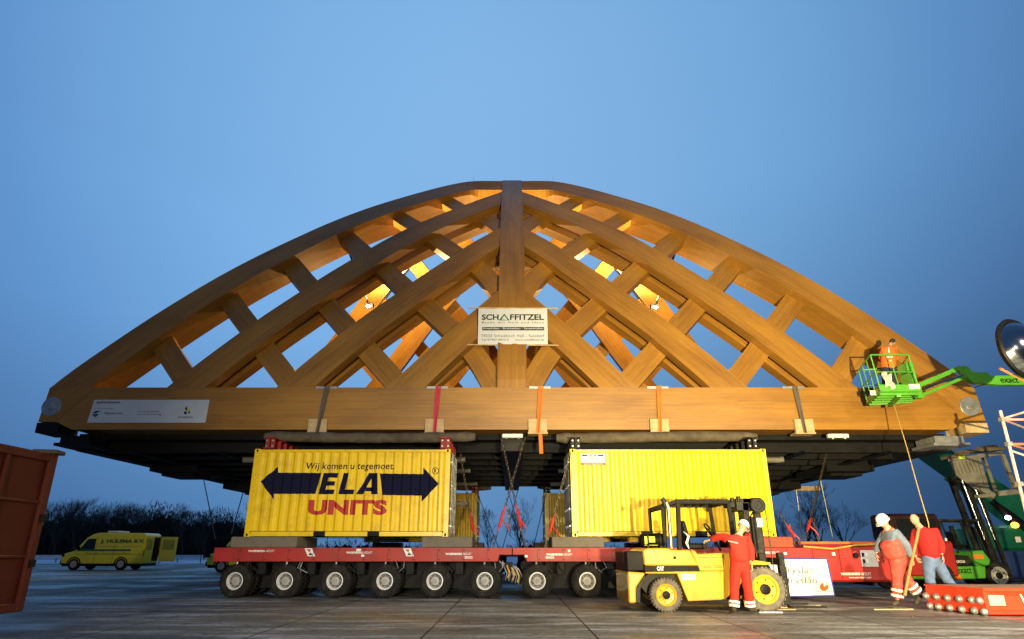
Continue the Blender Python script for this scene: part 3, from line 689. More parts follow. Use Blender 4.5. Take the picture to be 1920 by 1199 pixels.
# ================================================================== containers
CL, CW, CH = 6.06, 2.438, 2.59
PITCH = 5.6/20
def corr(x):        # corrugation depth (0 outer .. .04 inner) at x measured from panel start
    u = (x % PITCH)/PITCH
    if u < .26: return 0
    if u < .5: return .05*(u-.26)/.24
    if u < .76: return .05
    return .05*(1-(u-.76)/.24)
def container(loc, lab, doors='right'):
    t = empty('shipping_container', loc, lab, 'container', 'yellow containers carrying the bridge')
    x0, y0, z0 = loc; x0 -= CL/2
    def sheet(y, sgn, name):
        m = MB(); n = 80; xs = [x0+.15+i*(CL-.3)/n for i in range(n+1)]
        pts = []
        k = 0; br = [0]
        X = 0; W_ = CL-.3; segs = []
        while X < W_-1e-6:
            for f in (.26, .5, .76, 1):
                xx = min(W_, (k+f)*PITCH)
                if xx > br[-1]+1e-6: br.append(xx)
            k += 1; X = k*PITCH
        vs = []; 
        for b_ in br:
            d = .03+corr(b_); 
            vs += [(x0+.15+b_, y+sgn*d, z0+.17), (x0+.15+b_, y+sgn*d, z0+CH-.09)]
        m.add(vs, [(2*i, 2*i+2, 2*i+3, 2*i+1) for i in range(len(br)-1)])
        o = m.build(name, CYEL, t); return o
    sheet(y0, 1, 'front_panel'); sheet(y0+CW, -1, 'rear_panel')
    # corner posts, rails
    f = MB()
    for x in (x0, x0+CL-.15):
        for y in (y0, y0+CW-.15): f.box(x, x+.15, y, y+.15, z0+.118, z0+CH-.118)
    for y in (y0+.004, y0+CW-.08):
        f.box(x0+.15, x0+CL-.15, y, y+.076, z0+CH-.095, z0+CH-.02)
        gaps = [(x0, x0+2.05), (x0+2.40, x0+3.66), (x0+4.01, x0+CL)] if y < y0+.1 else [(x0, x0+CL)]
        gaps = [(max(a, x0+.18), min(b, x0+CL-.18)) for a, b in gaps]
        for a, b in gaps: f.box(a, b, y, y+.07, z0+.02, z0+.155)
    for x in (x0+.004, x0+CL-.154):
        f.box(x, x+.15, y0+.15, y0+CW-.15, z0+.02, z0+.155); f.box(x, x+.15, y0+.15, y0+CW-.15, z0+CH-.11, z0+CH-.02)
    f.build('frame', CYEL, t, bevel=.008)
    pk = MB()
    for a in (2.05, 4.66-1.0+.0): 
        pk.box(x0+a+.004, x0+a+.346, y0+.045, y0+CW-.1, z0+.03, z0+.15)
    pk.build('fork_pocket', BLACK, t)
    r_ = MB(); r_.box(x0+.1, x0+CL-.1, y0+.06, y0+CW-.06, z0+CH-.045, z0+CH-.02); r_.build('roof', CYEL, t)
    u_ = MB(); u_.box(x0+.16, x0+CL-.16, y0+.085, y0+CW-.085, z0+.10, z0+.17)
    for i in range(12): u_.box(x0+.4+i*.46, x0+.45+i*.46, y0+.085, y0+CW-.085, z0+.03, z0+.10)
    u_.build('floor', BLACKMETAL, t)
    for x in (x0-.003, x0+CL-.175):
        for y in (y0-.004, y0+CW-.160):
            for z in (z0, z0+CH-.118):
                c = MB(); c.box(x, x+.178, y, y+.164, z, z+.118); 
                cc = c.build('corner_casting', CYEL, t, bevel=.012)
                h = MB(); h.lathe([(0,0),(.024,0),(.03,-.002)], (x+.09, y-.003, z+.06), 'y', 12); 
                if y < y0+1: h.v = [Vector((v.x, v.y, z+.06+(v.z-z-.06)*1.5)) for v in h.v]; h.build('casting_hole', BLACK, cc)
    # ends: doors on the right hand side, plain panel on the left
    for side in ('left', 'right'):
        X = x0+.03 if side == 'left' else x0+CL-.03; sg = 1 if side == 'left' else -1
        if side == doors:
            for k in range(2):
                ya = y0+.16+k*(CW-.32)/2+.006; yb = ya+(CW-.32)/2-.012
                d = MB(); n = 6; vs = []
                for j in range(n*4+1):
                    zz = z0+.17+(CH-.3)*j/(n*4); q = .0 if (j % 4) < 2 else .03
                    vs += [(X+sg*q, ya, zz), (X+sg*q, yb, zz)]
                d.add(vs, [(2*j, 2*j+1, 2*j+3, 2*j+2) for j in range(n*4)])
                dr = d.build('door', CYEL, t)
                for yy in (ya+.28, yb-.28):
                    b_ = MB(); b_.tube([(X-sg*.05, yy, z0+.12), (X-sg*.05, yy, z0+CH-.08)], .017, 8)
                    for zz in (.3, .8, 1.5, 2.2): b_.box(min(X, X-sg*.07), max(X, X-sg*.07), yy-.05, yy+.05, z0+zz, z0+zz+.05)
                    b_.build('locking_bar', STEEL, dr)
                hg = MB()
                yh = ya if k == 0 else yb
                for zz in (.35, .9, 1.45, 2.0, 2.35): hg.box(X-.05, X+.05, yh-.03, yh+.03, z0+zz, z0+zz+.11)
                hg.build('hinge', BLACKMETAL, dr)
        else:
            d = MB(); vs = []; n = 32
            for j in range(n+1):
                yy = y0+.15+(CW-.3)*j/n; q = corr(j*.0668)
                vs += [(X+sg*q, yy, z0+.155), (X+sg*q, yy, z0+CH-.1)]
            d.add(vs, [(2*j, 2*j+2, 2*j+3, 2*j+1) for j in range(n)]); d.build('end_panel', CYEL, t)
    return t
YC = 20.25; ZB = 1.63
XL = (-7.96-1.9)/2; XRt = (1.79+7.85)/2
cA = container((XL, YC, ZB), 'yellow container with large navy arrows and red lettering, under the left half of the bridge')
cB = container((XRt, YC, ZB), 'plain yellow container with a small sticker, behind the yellow forklift', doors='left')
YF = 2*AX-YC-CW
cC = container((XL, YF, ZB), 'far yellow container on the left, seen through the gap beside the lettered container')
cD = container((XRt, YF, ZB), 'far yellow container on the right, mostly hidden behind the plain container', doors='left')
def on_corr(parent, mb, matr, name, cx0, yface):
    """drape flat lettering over the corrugated side"""
    me = bpy.data.meshes.new(name); me.from_pydata(mb.v, [], mb.f); bm = bmesh.new(); bm.from_mesh(me)
    xs = [v.co.x for v in bm.verts]; a, b = min(xs), max(xs); k = 0; st = cx0-CL/2+.15
    while st+k*PITCH < b:
        for f in (0, .26, .5, .76):
            X = st+(k+f)*PITCH
            if a < X < b: bmesh.ops.bisect_plane(bm, geom=bm.verts[:]+bm.edges[:]+bm.faces[:], plane_co=(X,0,0), plane_no=(1,0,0))
        k += 1
    for v in bm.verts: v.co.y = yface+.03+corr(v.co.x-st)-.004
    # keep cut vertices on the right side of each crease
    o0 = origin(parent)
    for v in bm.verts: v.co -= o0
    bm.to_mesh(me); bm.free(); me.materials.append(matr)
    o = bpy.data.objects.new(name, me); COL.objects.link(o); o.parent = parent; return o
def zp(ox, oy, k): return lambda zx, zy: (ox+zx/k, oy+zy/k)
q3 = zp(380, 800, 3.33); Yt = YC+.03
def poly_on(pts, matr, name):
    m = MB(); m.add([P(*q3(*p), Yt) for p in pts], [tuple(range(len(pts)))]); 
    return on_corr(cA, m, matr, name, XL, YC)
def txt_on(body, zx0, zx1, zy0, zy1, matr, **k):
    m = MB(); a = q3(zx0, zy0); b = q3(zx1, zy1); ptext(m, body, a[0], b[0], a[1], b[1], Yt, **k)
    return on_corr(cA, m, matr, 'lettering', XL, YC)
txt_on('Wij komen u tegemoet.', 642, 1195, 225, 280, NAVY, shear=.12, bold=.01, spacing=1.05)
poly_on([(358,343),(470,250),(472,288),(742,290),(700,421),(445,421),(443,457)], NAVY, 'arrow_sign')
poly_on([(1105,293),(1378,297),(1378,257),(1473,357),(1367,470),(1367,432),(1120,428)], NAVY, 'arrow_sign')
# ELA drawn as heavy italic letters
def slant(pts, x0_, w): return [(x0_+u*w+(1-v)*34, 290+v*133) for u, v in pts]
poly_on(slant([(0,0),(.98,0),(.98,.22),(.38,.22),(.38,.39),(.9,.39),(.9,.60),(.38,.60),(.38,.78),(1,.78),(1,1),(0,1)], 722, 92), NAVY, 'lettering')
poly_on(slant([(0,0),(.36,0),(.36,.78),(1,.78),(1,1),(0,1)], 846, 92), NAVY, 'lettering')
for pp in ([(958,423),(1040,290),(1092,290),(1092,423),(1050,423),(1052,325),(1000,423)], [(1012,405),(1022,380),(1060,380),(1060,405)]): poly_on(pp, NAVY, 'lettering')
txt_on('UNITS', 652, 1147, 457, 553, TEXTRED, bold=.055, spacing=1.02)
m = MB(); c = P(*q3(1453,277), Yt)
n = 28; vs = [(c.x+r*math.cos(2*math.pi*k/n), Yt, c.z+r*math.sin(2*math.pi*k/n)) for r in (.105,.085) for k in range(n)]
m.add(vs, [(k, (k+1)%n, (k+1)%n+n, k+n) for k in range(n)]); on_corr(cA, m, NAVY, 'registered_mark', XL, YC)
m = MB(); text_box(m, 'R', (c.x-.045,Yt,c.z-.06), (1,0,0), (0,0,1), .09, .12, bold=.01); on_corr(cA, m, NAVY, 'registered_mark', XL, YC)
# stickers
def sticker(parent, px0, px1, py0, py1, Y):
    a = P(px0, py1, Y); b = P(px1, py0, Y); w = b.x-a.x; h = b.z-a.z
    m = MB(); m.box(a.x, b.x, Y, Y+.012, a.z, b.z); s_ = m.build('sticker', WHITE, parent)
    y = Y-.004
    m = MB(); m.add([(a.x,y,a.z),(b.x,y,a.z),(b.x,y,a.z+h*.17),(a.x,y,a.z+h*.17)], [(0,1,2,3)]); m.build('red_band', TEXTRED, s_)
    m = MB(); text_box(m, 'ELA', (a.x+w*.35,y,a.z+h*.72), (1,0,0), (0,0,1), w*.3, h*.19, shear=.3, bold=.03); m.build('lettering', NAVY, s_)
    m = MB(); text_box(m, 'UNITS', (a.x+w*.30,y,a.z+h*.48), (1,0,0), (0,0,1), w*.4, h*.15, bold=.02); m.build('lettering', TEXTRED, s_)
    m = MB(); text_box(m, 'office-containers', (a.x+w*.08,y,a.z+h*.26), (1,0,0), (0,0,1), w*.84, h*.13); m.build('lettering', NAVY, s_)
    m = MB(); text_box(m, 'www.elaunits.nl', (a.x+w*.12,y-.003,a.z+h*.03), (1,0,0), (0,0,1), w*.76, h*.1, bold=.01); m.build('lettering', WHITE, s_)
    for sg in (-1, 1):
        cx_ = a.x+w*(.5+sg*.32); zc_ = a.z+h*.81; q = [(cx_+sg*w*.13,y,zc_),(cx_+sg*w*.06,y,zc_+h*.12),(cx_+sg*w*.06,y,zc_+h*.06),(cx_-sg*w*.11,y,zc_+h*.06),(cx_-sg*w*.11,y,zc_-h*.06),(cx_+sg*w*.06,y,zc_-h*.06),(cx_+sg*w*.06,y,zc_-h*.12)]
        m = MB(); m.add(q, [tuple(range(7))]); m.build('arrow_mark', NAVY, s_)
sticker(cB, 1089, 1134, 850, 872, YC+.012)
sticker(cC, 856, 881, 939, 950, YF+.012)
# vertical stencilled marks on the plain container
for px, body in ((1395, 'ELAU 20713'), (1416, '22G1  7')):
    a = P(px, 925, YC); m = MB(); text_box(m, body, (a.x, YC+.03, a.z+1.1), (0,0,-1), (1,0,0), 1.35 if px < 1400 else .9, .07)
    on_corr(cB, m, mat('faded_stencil', (.42,.27,.02), .5), 'lettering', XRt, YC)

# steel cross brackets between container tops and the bridge
def bracket(x, y0, col_, lab, z0=4.225):
    t = empty('steel_bracket', (x, y0+1.2, z0), lab, 'bracket', 'steel brackets on top of the containers')
    m = MB(); m.box(x-.15, x+.15, y0-.05, y0+2.5, z0, z0+.03); m.box(x-.15, x+.15, y0-.05, y0+2.5, z0+.33, z0+.36); m.box(x-.02, x+.02, y0-.05, y0+2.5, z0+.03, z0+.33)
    for k in range(5): m.box(x-.145, x+.145, y0+.1+k*.55, y0+.13+k*.55, z0+.03, z0+.33)
    m.build('beam', col_, t, bevel=.004)
    for dx in (-.09, .09):
        for dz in (.09, .26):
            b_ = MB(); b_.lathe([(0,-.05),(.028,-.05),(.028,-.0)], (x+dx, y0+.1, z0+dz), 'y', 8); b_.build('bolt', STEEL, t)
bracket(-7.55, YC, RED, 'red steel bracket on the left end of the lettered container')
bracket(-2.08, YC+.0, RED, 'red steel bracket on the right end of the lettered container')
bracket(1.98, YC, BLACKMETAL, 'dark bolted bracket on the left end of the plain container')
bracket(7.5, YC, BLACKMETAL, 'dark bolted bracket on the right end of the plain container')
bracket(-2.08, YF, RED, 'red bracket on the far left container under the orange-lit plate')
bracket(-7.55, YF, RED, 'red bracket on the hidden end of the far left container')
bracket(1.98, YF, BLACKMETAL, 'dark bracket on the near-centre end of the far right container')
bracket(7.5, YF, BLACKMETAL, 'dark bracket at the right end of the far right container')
for x, lab in ((-2.2, 'timber plate lit orange on the far left container bracket'), (2.2, 'dark timber plate on the far right container bracket')):
    m = MB(); m.box(x-.9, x+1.0, YF-.5, YF+.3, 4.585, 4.65); o = m.build('timber_plate', PALEWOOD, None, bevel=.01); tag(recenter(o), lab, 'plate')

# ================================================================== self-propelled trailers
TD = 1.33; TB = .96
def wheel(parent, x, y, sg, first):
    """double-sided bogie wheel; sg -1 faces the camera"""
    t = MB(); r = .45; w = .31
    t.lathe([(.215,-w/2+.02),(.25,-w/2),(.38,-w/2-.005),(.43,-w/2+.03),(.435,-w/2+.05),(.435,w/2-.05),(.43,w/2-.03),(.38,w/2+.005),(.25,w/2),(.215,w/2-.02)], (x, y, r), 'y', 36)
    for k in range(26):
        a = 2*math.pi*(k+.5)/26
        for s2 in (-1, 1):
            aa = a+s2*.06
            M = Matrix.Rotation(-aa, 3, 'Y')
            c = Vector((x+.436*math.cos(aa), y+s2*w*.25, r+.436*math.sin(aa)))
            t.obox(c, (.028, w*.52, .045), Matrix.Rotation(-aa, 3, 'Y'))
    w_ = t.build('wheel', RUBBER, parent)
    rm = MB(); yf = y+sg*w/2
    rm.lathe([(.222, yf-y+sg*-.005), (.232, yf-y+sg*.012), (.205, yf-y+sg*.014), (.19, yf-y-sg*.03), (.175, yf-y-sg*.07)], (x, y, r), 'y', 32)
    dc = MB(); dc.lathe([(.178, yf-y-sg*.068), (.13, yf-y-sg*.09), (0, yf-y-sg*.09)], (x, y, r), 'y', 32); dc.build('wheel_disc', mat('disc_dark', (.10,.10,.10), .6, var=.4, scale=9), w_, smooth=True)
    rr = rm.build('rim', RIM, w_, smooth=True)
    h = MB(); h.lathe([(.125, yf-y-sg*.088), (.11, yf-y-sg*.06), (.06, yf-y-sg*.055), (.055, yf-y-sg*.01), (.02, yf-y), (0, yf-y)], (x, y, r), 'y', 20)
    for k in range(8):
        a = 2*math.pi*k/8; h.lathe([(0, yf-y-sg*.062),(.014, yf-y-sg*.062),(.014, yf-y-sg*.09)], (x+.145*math.cos(a), y, r+.145*math.sin(a)), 'y', 6)
    h.build('hub', RIMDARK, w_, smooth=True)
    return w_
def trailer(xl, n, y0, lab, front=True, notch_left=False, notch_right=False):
    y1 = y0+2.43; L_ = n*1.4+.05; xr = xl+L_
    t = empty('modular_trailer', ((xl+xr)/2, y0+1.2, 0), lab, 'trailer', 'red multi-axle trailers carrying the bridge')
    m = MB(); pts = [(xl, TD), (xr, TD)]
    pts += [(xr, TB+.18), (xr-.36, TB+.18), (xr-.40, TB)] if notch_right else [(xr, TB)]
    pts += [(xl+.40, TB), (xl+.36, TB+.18), (xl, TB+.18)] if notch_left else [(xl, TB)]
    m.prism(pts, y0, y0+.25); m.prism(pts, y1-.25, y1)
    dk = m.build('side_beam', RED, t, bevel=.008)
    m = MB(); m.box(xl+.02, xr-.02, y0+.25, y1-.25, TD-.14, TD-.01); m.build('deck_plate', UNDER, t)
    # panel seams and bolts on the side
    m = MB()
    for i in range(1, n*2):
        X = xl+i*L_/(n*2)
        m.box(X-.006, X+.006, y0-.003, y0, TB+.02, TD-.02)
        for z in (TB+.05, TD-.06): m.lathe([(0,-.012),(.022,-.012),(.022,0)], (X+.05, y0, z), 'y', 8)
    m.build('seam_bolts', mat('dark_red_seam', (.05,.008,.006), .6), dk)
    m = MB(); m.box(xl+.3, xr-.3, y0+1.0, y1-1.0, .22, TB); m.build('spine_blocker', UNDER, t)  # spine made deep and dark to block the lit ground behind the wheels
    m = MB()
    rnd = random.Random(int(xl*10)+5)
    ref = None
    for i in range(n):
        X = xl+.69+i*1.4
        for yc, sg in ((y0+.48, -1), (y1-.48, 1)):
            b = MB(); b.tube([(X+.1, yc, TB), (X+.1, yc, TB-.12)], .16, 12); b.bar((X+.12, yc, TB-.12), (X+.42, yc, .62), .10, .22); b.bar((X+.42, yc, .66), (X, yc, .42), .10, .16)
            b.tube([(X-.12, yc, TB-.1), (X+.2, yc, .55)], .05, 8)
            b.build('suspension_arm', UNDER, t)
            if not front and sg > 0: continue
            for k2, dy in enumerate((-.30, .22)):
                if ref is None:
                    ref = wheel(t, X, yc+dy, -1, True); refk = [c for c in bpy.data.objects if c.parent == ref]; refx = (X, yc+dy)
                else:
                    c = ref.copy(); COL.objects.link(c); c.location = (X-refx[0], yc+dy-refx[1], 0)
                    for q in refk:
                        d = q.copy(); COL.objects.link(d); d.parent = c
        # hoses and pipes
        if front:
            for _ in range(2):
                h = MB(); xa_ = X+rnd.uniform(.25,.6); h.tube([(xa_, y0+.12, TB+.02), (xa_+rnd.uniform(-.1,.1), y0+.05, TB-.16), (xa_+rnd.uniform(-.2,.2), y0+.15, TB-.3)], .014, 6); h.build('hydraulic_hose', STEEL if i % 2 else BLACKMETAL, t)
            h = MB(); h.tube([(X-.02, y0+.1, TB+.01), (X-.02, y0+.1, TB-.09)], .03, 8)
            h.build('hose_fitting', STEEL, t)
            m = MB(); m.box(X+.56, X+.78, y0+.14, y0+.4, TB-.34, TB-.02); m.build('valve_box', UNDER, t, bevel=.01)
    return t
YT = 19.5
XT = -7.76-.69
tA = trailer(XT, 6, YT, 'left red six-axle trailer with white diamond logos, under the lettered container', notch_right=True)
tB = trailer(XT+8.47, 6, YT, 'red six-axle trailer behind the yellow forklift, under the plain container', notch_left=True)
YT2 = 2*AX-YT-2.43
tC = trailer(XT, 6, YT2, 'far red trailer on the left, dark beneath the far end of the bridge', front=False)
tD = trailer(XT+8.47, 6, YT2, 'far red trailer on the right, dark beneath the far end of the bridge', front=False)
# lettering on the near trailers
yl = YT-.006
def tl(par, body, a, b_, c_, d, matr=WHITE, **k): return ctext(par, body, a, b_, c_, d, yl, matr, **k)
for par, x0_, y0_ in ((tA, 465, 1031), (tA, 649, 1034), (tA, 835, 1036.5), (tB, 1024, 1037.5), (tB, 1412, 1034)):
    tl(par, 'WAGENBORG', x0_, x0_+31, y0_+.5, y0_+4.5, bold=.05); tl(par, 'NEDLIFT', x0_+33, x0_+49, y0_+.5, y0_+4.5)
tl(tA, 'SR602', 871, 886, 1043, 1048, bold=.02); tl(tB, 'SR603', 1023, 1039, 1043, 1048, bold=.02)
LOGO = mat('logo_dark', (.03,.015,.03), .5)
for ox in (571, 756):
    m = MB(); m.prism3([P(ox,1028.5,yl+.004), P(ox+14,1028.5,yl+.004), P(ox+20,1043.5,yl+.004), P(ox+6,1043.5,yl+.004)], None, (0,.003,0)); lg = m.build('logo_plate', WHITE, tA)
    for q in ([(ox+3.5,1030.5),(ox+12,1030.5),(ox+9.5,1036),],[(ox+10.5,1036),(ox+16.5,1041.5),(ox+7.5,1041.5)]):
        m = MB(); m.add([P(a,b_,yl-.004) for a, b_ in q], [(0,1,2)]); m.build('logo_mark', TEXTRED if q[0][0] < ox+5 else LOGO, lg)
for ox, oy, w, par in ((668,1029.5,9,tA),(677,1040,6,tA),(984,1041,5,tB),(1065,1031,4,tB),(1470,1036,5,tB)):
    m = MB(); a = P(ox, oy+4.5, yl); b = P(ox+w, oy, yl); m.add([(a.x,yl,a.z),(b.x,yl,a.z),(b.x,yl,b.z),(a.x,yl,b.z)], [(0,1,2,3)]); m.build('label_plate', WHITE, par)
# bogie linkage and hoses at the coupling
m = MB()
for k in range(6):
    a = P(936+k*6, 1052+k*2, 19.7); m.tube([a, a+Vector((.12,.0,-.12)), a+Vector((.22,-.1,-.33)), a+Vector((.18,0,-.5))], .02, 6)
m.build('coupling_hose', STEEL, tA)
m = MB()
for k in range(3):
    a = P(950+k*9, 1060+k*4, 19.62); m.tube([a, a+Vector((.08,0,-.2)), a+Vector((.03,0,-.34))], .022, 6)
m.build('coupling_hose', mat('hose_yellow', (.6,.35,.05), .5), tA)

# load-spreading blocks on the trailers
def block(x0, x1, y0, y1, lab, z0=TD+.004, z1=ZB-.004, mt=CONC):
    m = MB(); m.box(x0, x1, y0, y1, z0, z1); o = m.build('support_block', mt, None, bevel=.02); tag(recenter(o), lab, 'block', 'support blocks between trailer and container')
block(-8.1, -6.2, 19.7, 21.8, 'weathered block on the trailer under the left end of the lettered container')
block(-2.6, -1.15, 19.7, 21.8, 'weathered block on the trailer under the right end of the lettered container')
block(1.15, 2.65, 19.7, 21.8, 'pale block on the trailer under the left end of the plain container')
block(6.6, 8.1, 19.7, 21.8, 'rusty red block on the trailer under the right end of the plain container', mt=mat('rusty_red', (.30,.05,.02), .7, dirt=(.12,.05,.03), dirt_amt=.6, dscale=3))
for x, lab in ((-7.0, 'block under the far left container, outer end'), (-2.3, 'block under the far left container, inner end'), (1.9, 'block under the far right container, inner end'), (7.2, 'block under the far right container, outer end')):
    block(x-.7, x+.7, YT2+.2, YT2+2.2, lab)

# power pack at the trailer's right end
t = empty('power_pack', ((8.35+10.7)/2, 20.6, .4), 'dark red hydraulic power pack with white lettering, right of the trailer', 'power pack')
a = P(1515,1092,19.7); b = P(1678,1020,19.7)
m = MB(); m.box(a.x, b.x, 19.7, 21.7, .42, 1.40); bd = m.build('body', RED, t, bevel=.05)
m = MB(); m.box(a.x+.05, b.x-.4, 19.95, 21.4, 1.42, 1.50); m.build('top_cover', mat('orange_paint', (.62,.12,.02), .5), t, bevel=.02)
m = MB(); m.tube([(a.x,19.66,1.36),(a.x+.8,19.62,1.30),(a.x+1.5,19.64,1.40),(b.x,19.75,1.44)], .025, 8); m.build('hose', mat('hose_yellow', (.6,.35,.05), .5), t, smooth=True)
y = 19.69
for X in (8.6, 9.35): 
    m = MB(); m.box(X, X+.01, y, y+.02, .5, 1.3); m.build('door_seam', BLACK, bd)
a2 = P(1618,1070,y); b2 = P(1642,1032,y); m = MB(); m.box(a2.x, b2.x, y-.01, y+.02, a2.z+.1, b2.z); cp = m.build('control_panel', mat('panel_grey', (.55,.56,.56), .5), t)
for k in range(4): 
    m = MB(); m.box(a2.x+.04+.09*(k % 2), a2.x+.10+.09*(k % 2), y-.02, y-.01, a2.z+.2+.17*(k//2), a2.z+.3+.17*(k//2)); m.build('gauge', WHITE if k % 2 else BLACK, cp)
m = MB(); m.lathe([(.0,-.03),(.06,-.03),(.08,-.01)], (P(1605,1045,y).x, y, P(1605,1042,y).z), 'y', 16); m.build('filler_cap', BLACK, t)
ctext(t, 'WAGENBORG', 1577, 1613, 1074, 1079, y, WHITE, bold=.05); ctext(t, 'NEDLIFT', 1615, 1634, 1074, 1079, y, WHITE); ctext(t, 'www.wagenborg.com', 1592, 1634, 1081, 1086, y, WHITE, bold=.02)
m = MB(); m.box(P(1560,1038,y).x, P(1566,1038,y).x, y, y+.01, P(1560,1042,y).z, P(1560,1036,y).z); m.build('label_plate', WHITE, t)
for X in (8.7, 10.4):
    m = MB(); m.box(X-.08, X+.08, 20.0, 21.4, .30, .42); m.build('skid', BLACKMETAL, t)
# far power pack
t = empty('power_pack', (13.8, 24.6, .3), 'second dark red power unit behind the two walking men', 'power pack')
m = MB(); m.box(12.3, 15.4, 23.9, 25.6, .4, 1.55); m.build('body', RED, t, bevel=.06)
m = MB(); m.box(13.4, 15.1, 23.95, 25.4, 1.57, 2.48); cb = m.build('cab', mat('cab_dark_red', (.022,.005,.005), .4), t, bevel=.08)
m = MB(); m.box(13.55, 14.95, 23.93, 23.95, 1.7, 2.3); m.build('window', GLASS, cb)
for X in (12.9, 14.8):
    m = MB(); m.lathe([(0,-.12),(.2,-.12),(.4,-.1),(.42,0),(.4,.12),(0,.12)], (X,24.0,.42), 'y', 24); m.build('wheel', RUBBER, t)

# ================================================================== lashing chains
def chain(parent, a, b, r=.028, link=.11, matr=CHAIN, name='chain'):
    a = Vector(a); b = Vector(b); d = (b-a); n = max(2, int(d.length/link)); d.normalize()
    u = d.orthogonal().normalized(); w = d.cross(u); m = MB(); st = (b-a)/n
    for i in range(n):
        c = a+st*(i+.5); q = u if i % 2 else w; hl = st.length*.62; pts = []
        for k in range(8):
            an = 2*math.pi*k/8; pts.append(c+d*(hl*math.cos(an))+q*(r*1.25*math.sin(an)))
        pts.append(pts[0]); m.tube(pts, r*.42, 4, caps=False)
    return m.build(name, matr, parent)
def lashing(a, b, lab, binder=.35, red=True, slack=False, thin=False):
    """a upper end, b lower end (deck)"""
    a = Vector(a); b = Vector(b); t = empty('lashing_chain', b, lab, 'chain', 'lashing chains between the bridge and the trailers')
    if thin:
        m = MB(); m.tube([a, b], .022, 6); m.build('wire_rope', CHAIN, t, smooth=True)
    else:
        c = a.lerp(b, 1-binder); chain(t, a, c); 
        d = a.lerp(b, 1-binder*.35); m = MB(); m.tube([c, c.lerp(d,.2), c.lerp(d,.21), c.lerp(d,.79), c.lerp(d,.8), d], [.02,.02,.045,.045,.02,.02], 8); m.build('turnbuckle', CHAINRED if red else BLACKMETAL, t)
        hd = c.lerp(d, .5); m = MB(); m.tube([hd, hd+Vector((.18,-.06,-.22)), hd+Vector((.20,-.08,-.30))], [.022,.018,.024], 6); m.build('lever', CHAINRED if red else BLACKMETAL, t)
        chain(t, d, b)
        k = chain(t, c+Vector((.05,-.04,0)), c+Vector((.14,-.06,-.75))); 
    return t
yd = 19.62
lashing(P(863,850,19.9+2.6), P(893,1030,19.9+.3), 'chain with red binder falling from the right bracket of the lettered container', red=True)
lashing(P(940,822,21.4), P(985,1026,yd), 'chain sloping down right, crossing under the centre of the bridge')
lashing(P(985,822,21.4), P(924,1027,yd), 'chain sloping down left, crossing under the centre of the bridge')
lashing(P(1070,850,20.1), P(1022,1030,yd), 'chain with red binder left of the plain yellow container')
lashing(P(380,890,30), P(404,1010,24.0), 'thin chain hanging left of the trailer, outermost', thin=True)
lashing(P(457,920,33), P(434,1000,24.5), 'thin chain left of the lettered container, inner one', thin=True)
lashing(P(948,905,36.5), P(985,1030,37), 'far thin wire sloping right under the far edge of the bridge', thin=True)
lashing(P(975,905,36.5), P(942,1030,37), 'far thin wire sloping left under the far edge of the bridge', thin=True)
lashing(P(895,925,36.5), P(935,1028,37), 'far thin wire beside the far left container', thin=True)
lashing(P(1024,925,36.5), P(1000,1028,37), 'far thin wire beside the far right container', thin=True)
lashing(P(1555,830,24), P(1510,1012,19.8), 'long chain from the bridge down to the red power pack', binder=.18)
lashing(P(1458,958,20.6), P(1500,1022,19.9), 'short slack chain with red strap at the right end of the plain container', binder=.6)
for px0, py0, px1, lab in ((1493, 920, 1505, 'thin grey wire right of the plain container, under the pale beam'), (1538, 900, 1562, 'thin grey wire right of the long chain')):
    a = P(px0, py0, 34); b = P(px1, 1012, 34.3); m = MB(); m.tube([a, b], .03, 6)
    t = empty('hanging_wire', b, lab, 'wire'); m.build('wire_rope', STEEL, t)
# ================================================================== yellow forklift
q6 = zp(1140, 910, 4.612); YN = 15.5; FW = 1.75
fk = empty('forklift_truck', (4.2, YN+FW/2, 0), 'yellow and black forklift with gas bottle and exhaust stack, parked before the plain container', 'forklift')
def fpoly(pts, y0, y1, matr, name, parent=None, bev=.012, Y=YN, q=q6, smooth=False):
    m = MB(); m.prism([(P(*q(*p), Y).x, P(*q(*p), Y).z) for p in pts], y0, y1); return m.build(name, matr, parent or fk, bevel=bev)
fpoly([(170,748),(325,760),(242,890),(245,1022),(182,1022)], YN, YN+FW, FYEL, 'counterweight', bev=.03)
fpoly([(242,895),(325,765),(330,800),(285,900),(285,1020),(247,1024)], YN+.03, YN+FW-.03, BLACKMETAL, 'wheel_arch')
fpoly([(160,572),(312,572),(318,742),(170,745)], YN+.05, YN+FW-.05, BLACK, 'radiator_grille', bev=.02)
m = MB()
for k in range(9):
    x = 2.545; z = 1.0+k*.035; m.box(x-.01, x, YN+.2, YN+FW-.2, z, z+.012)
m.build('grille_bars', BLACKMETAL, fk)
fpoly([(300,560),(350,547),(520,545),(540,562),(712,564),(785,700),(315,696)], YN-.0, YN+FW, FYEL, 'engine_hood', bev=.03)
fpoly([(315,700),(380,700),(380,744),(320,744)], YN+.01, YN+FW-.01, BLACK, 'stripe', bev=0)
fpoly([(380,697),(780,695),(795,742),(380,748)], YN-.004, YN+FW, BLACK, 'stripe', bev=0)
a = P(*q6(425,740), YN-.012); b = P(*q6(482,703), YN-.012)
m = MB(); text_box(m, 'CAT', (a.x,YN-.012,a.z), (1,0,0), (0,0,1), b.x-a.x, b.z-a.z, bold=.05); m.build('lettering', WHITE, fk)
fpoly([(320,752),(1002,742),(1016,990),(695,1005),(598,765),(325,765)], YN+.01, YN+FW-.01, FYEL, 'side_skirt', bev=.015)
fpoly([(715,562),(752,566),(775,596),(985,588),(988,625),(1003,742),(795,744)], YN-.006, YN+FW+.006, FYEL, 'step_panel', bev=.02)
m = MB()
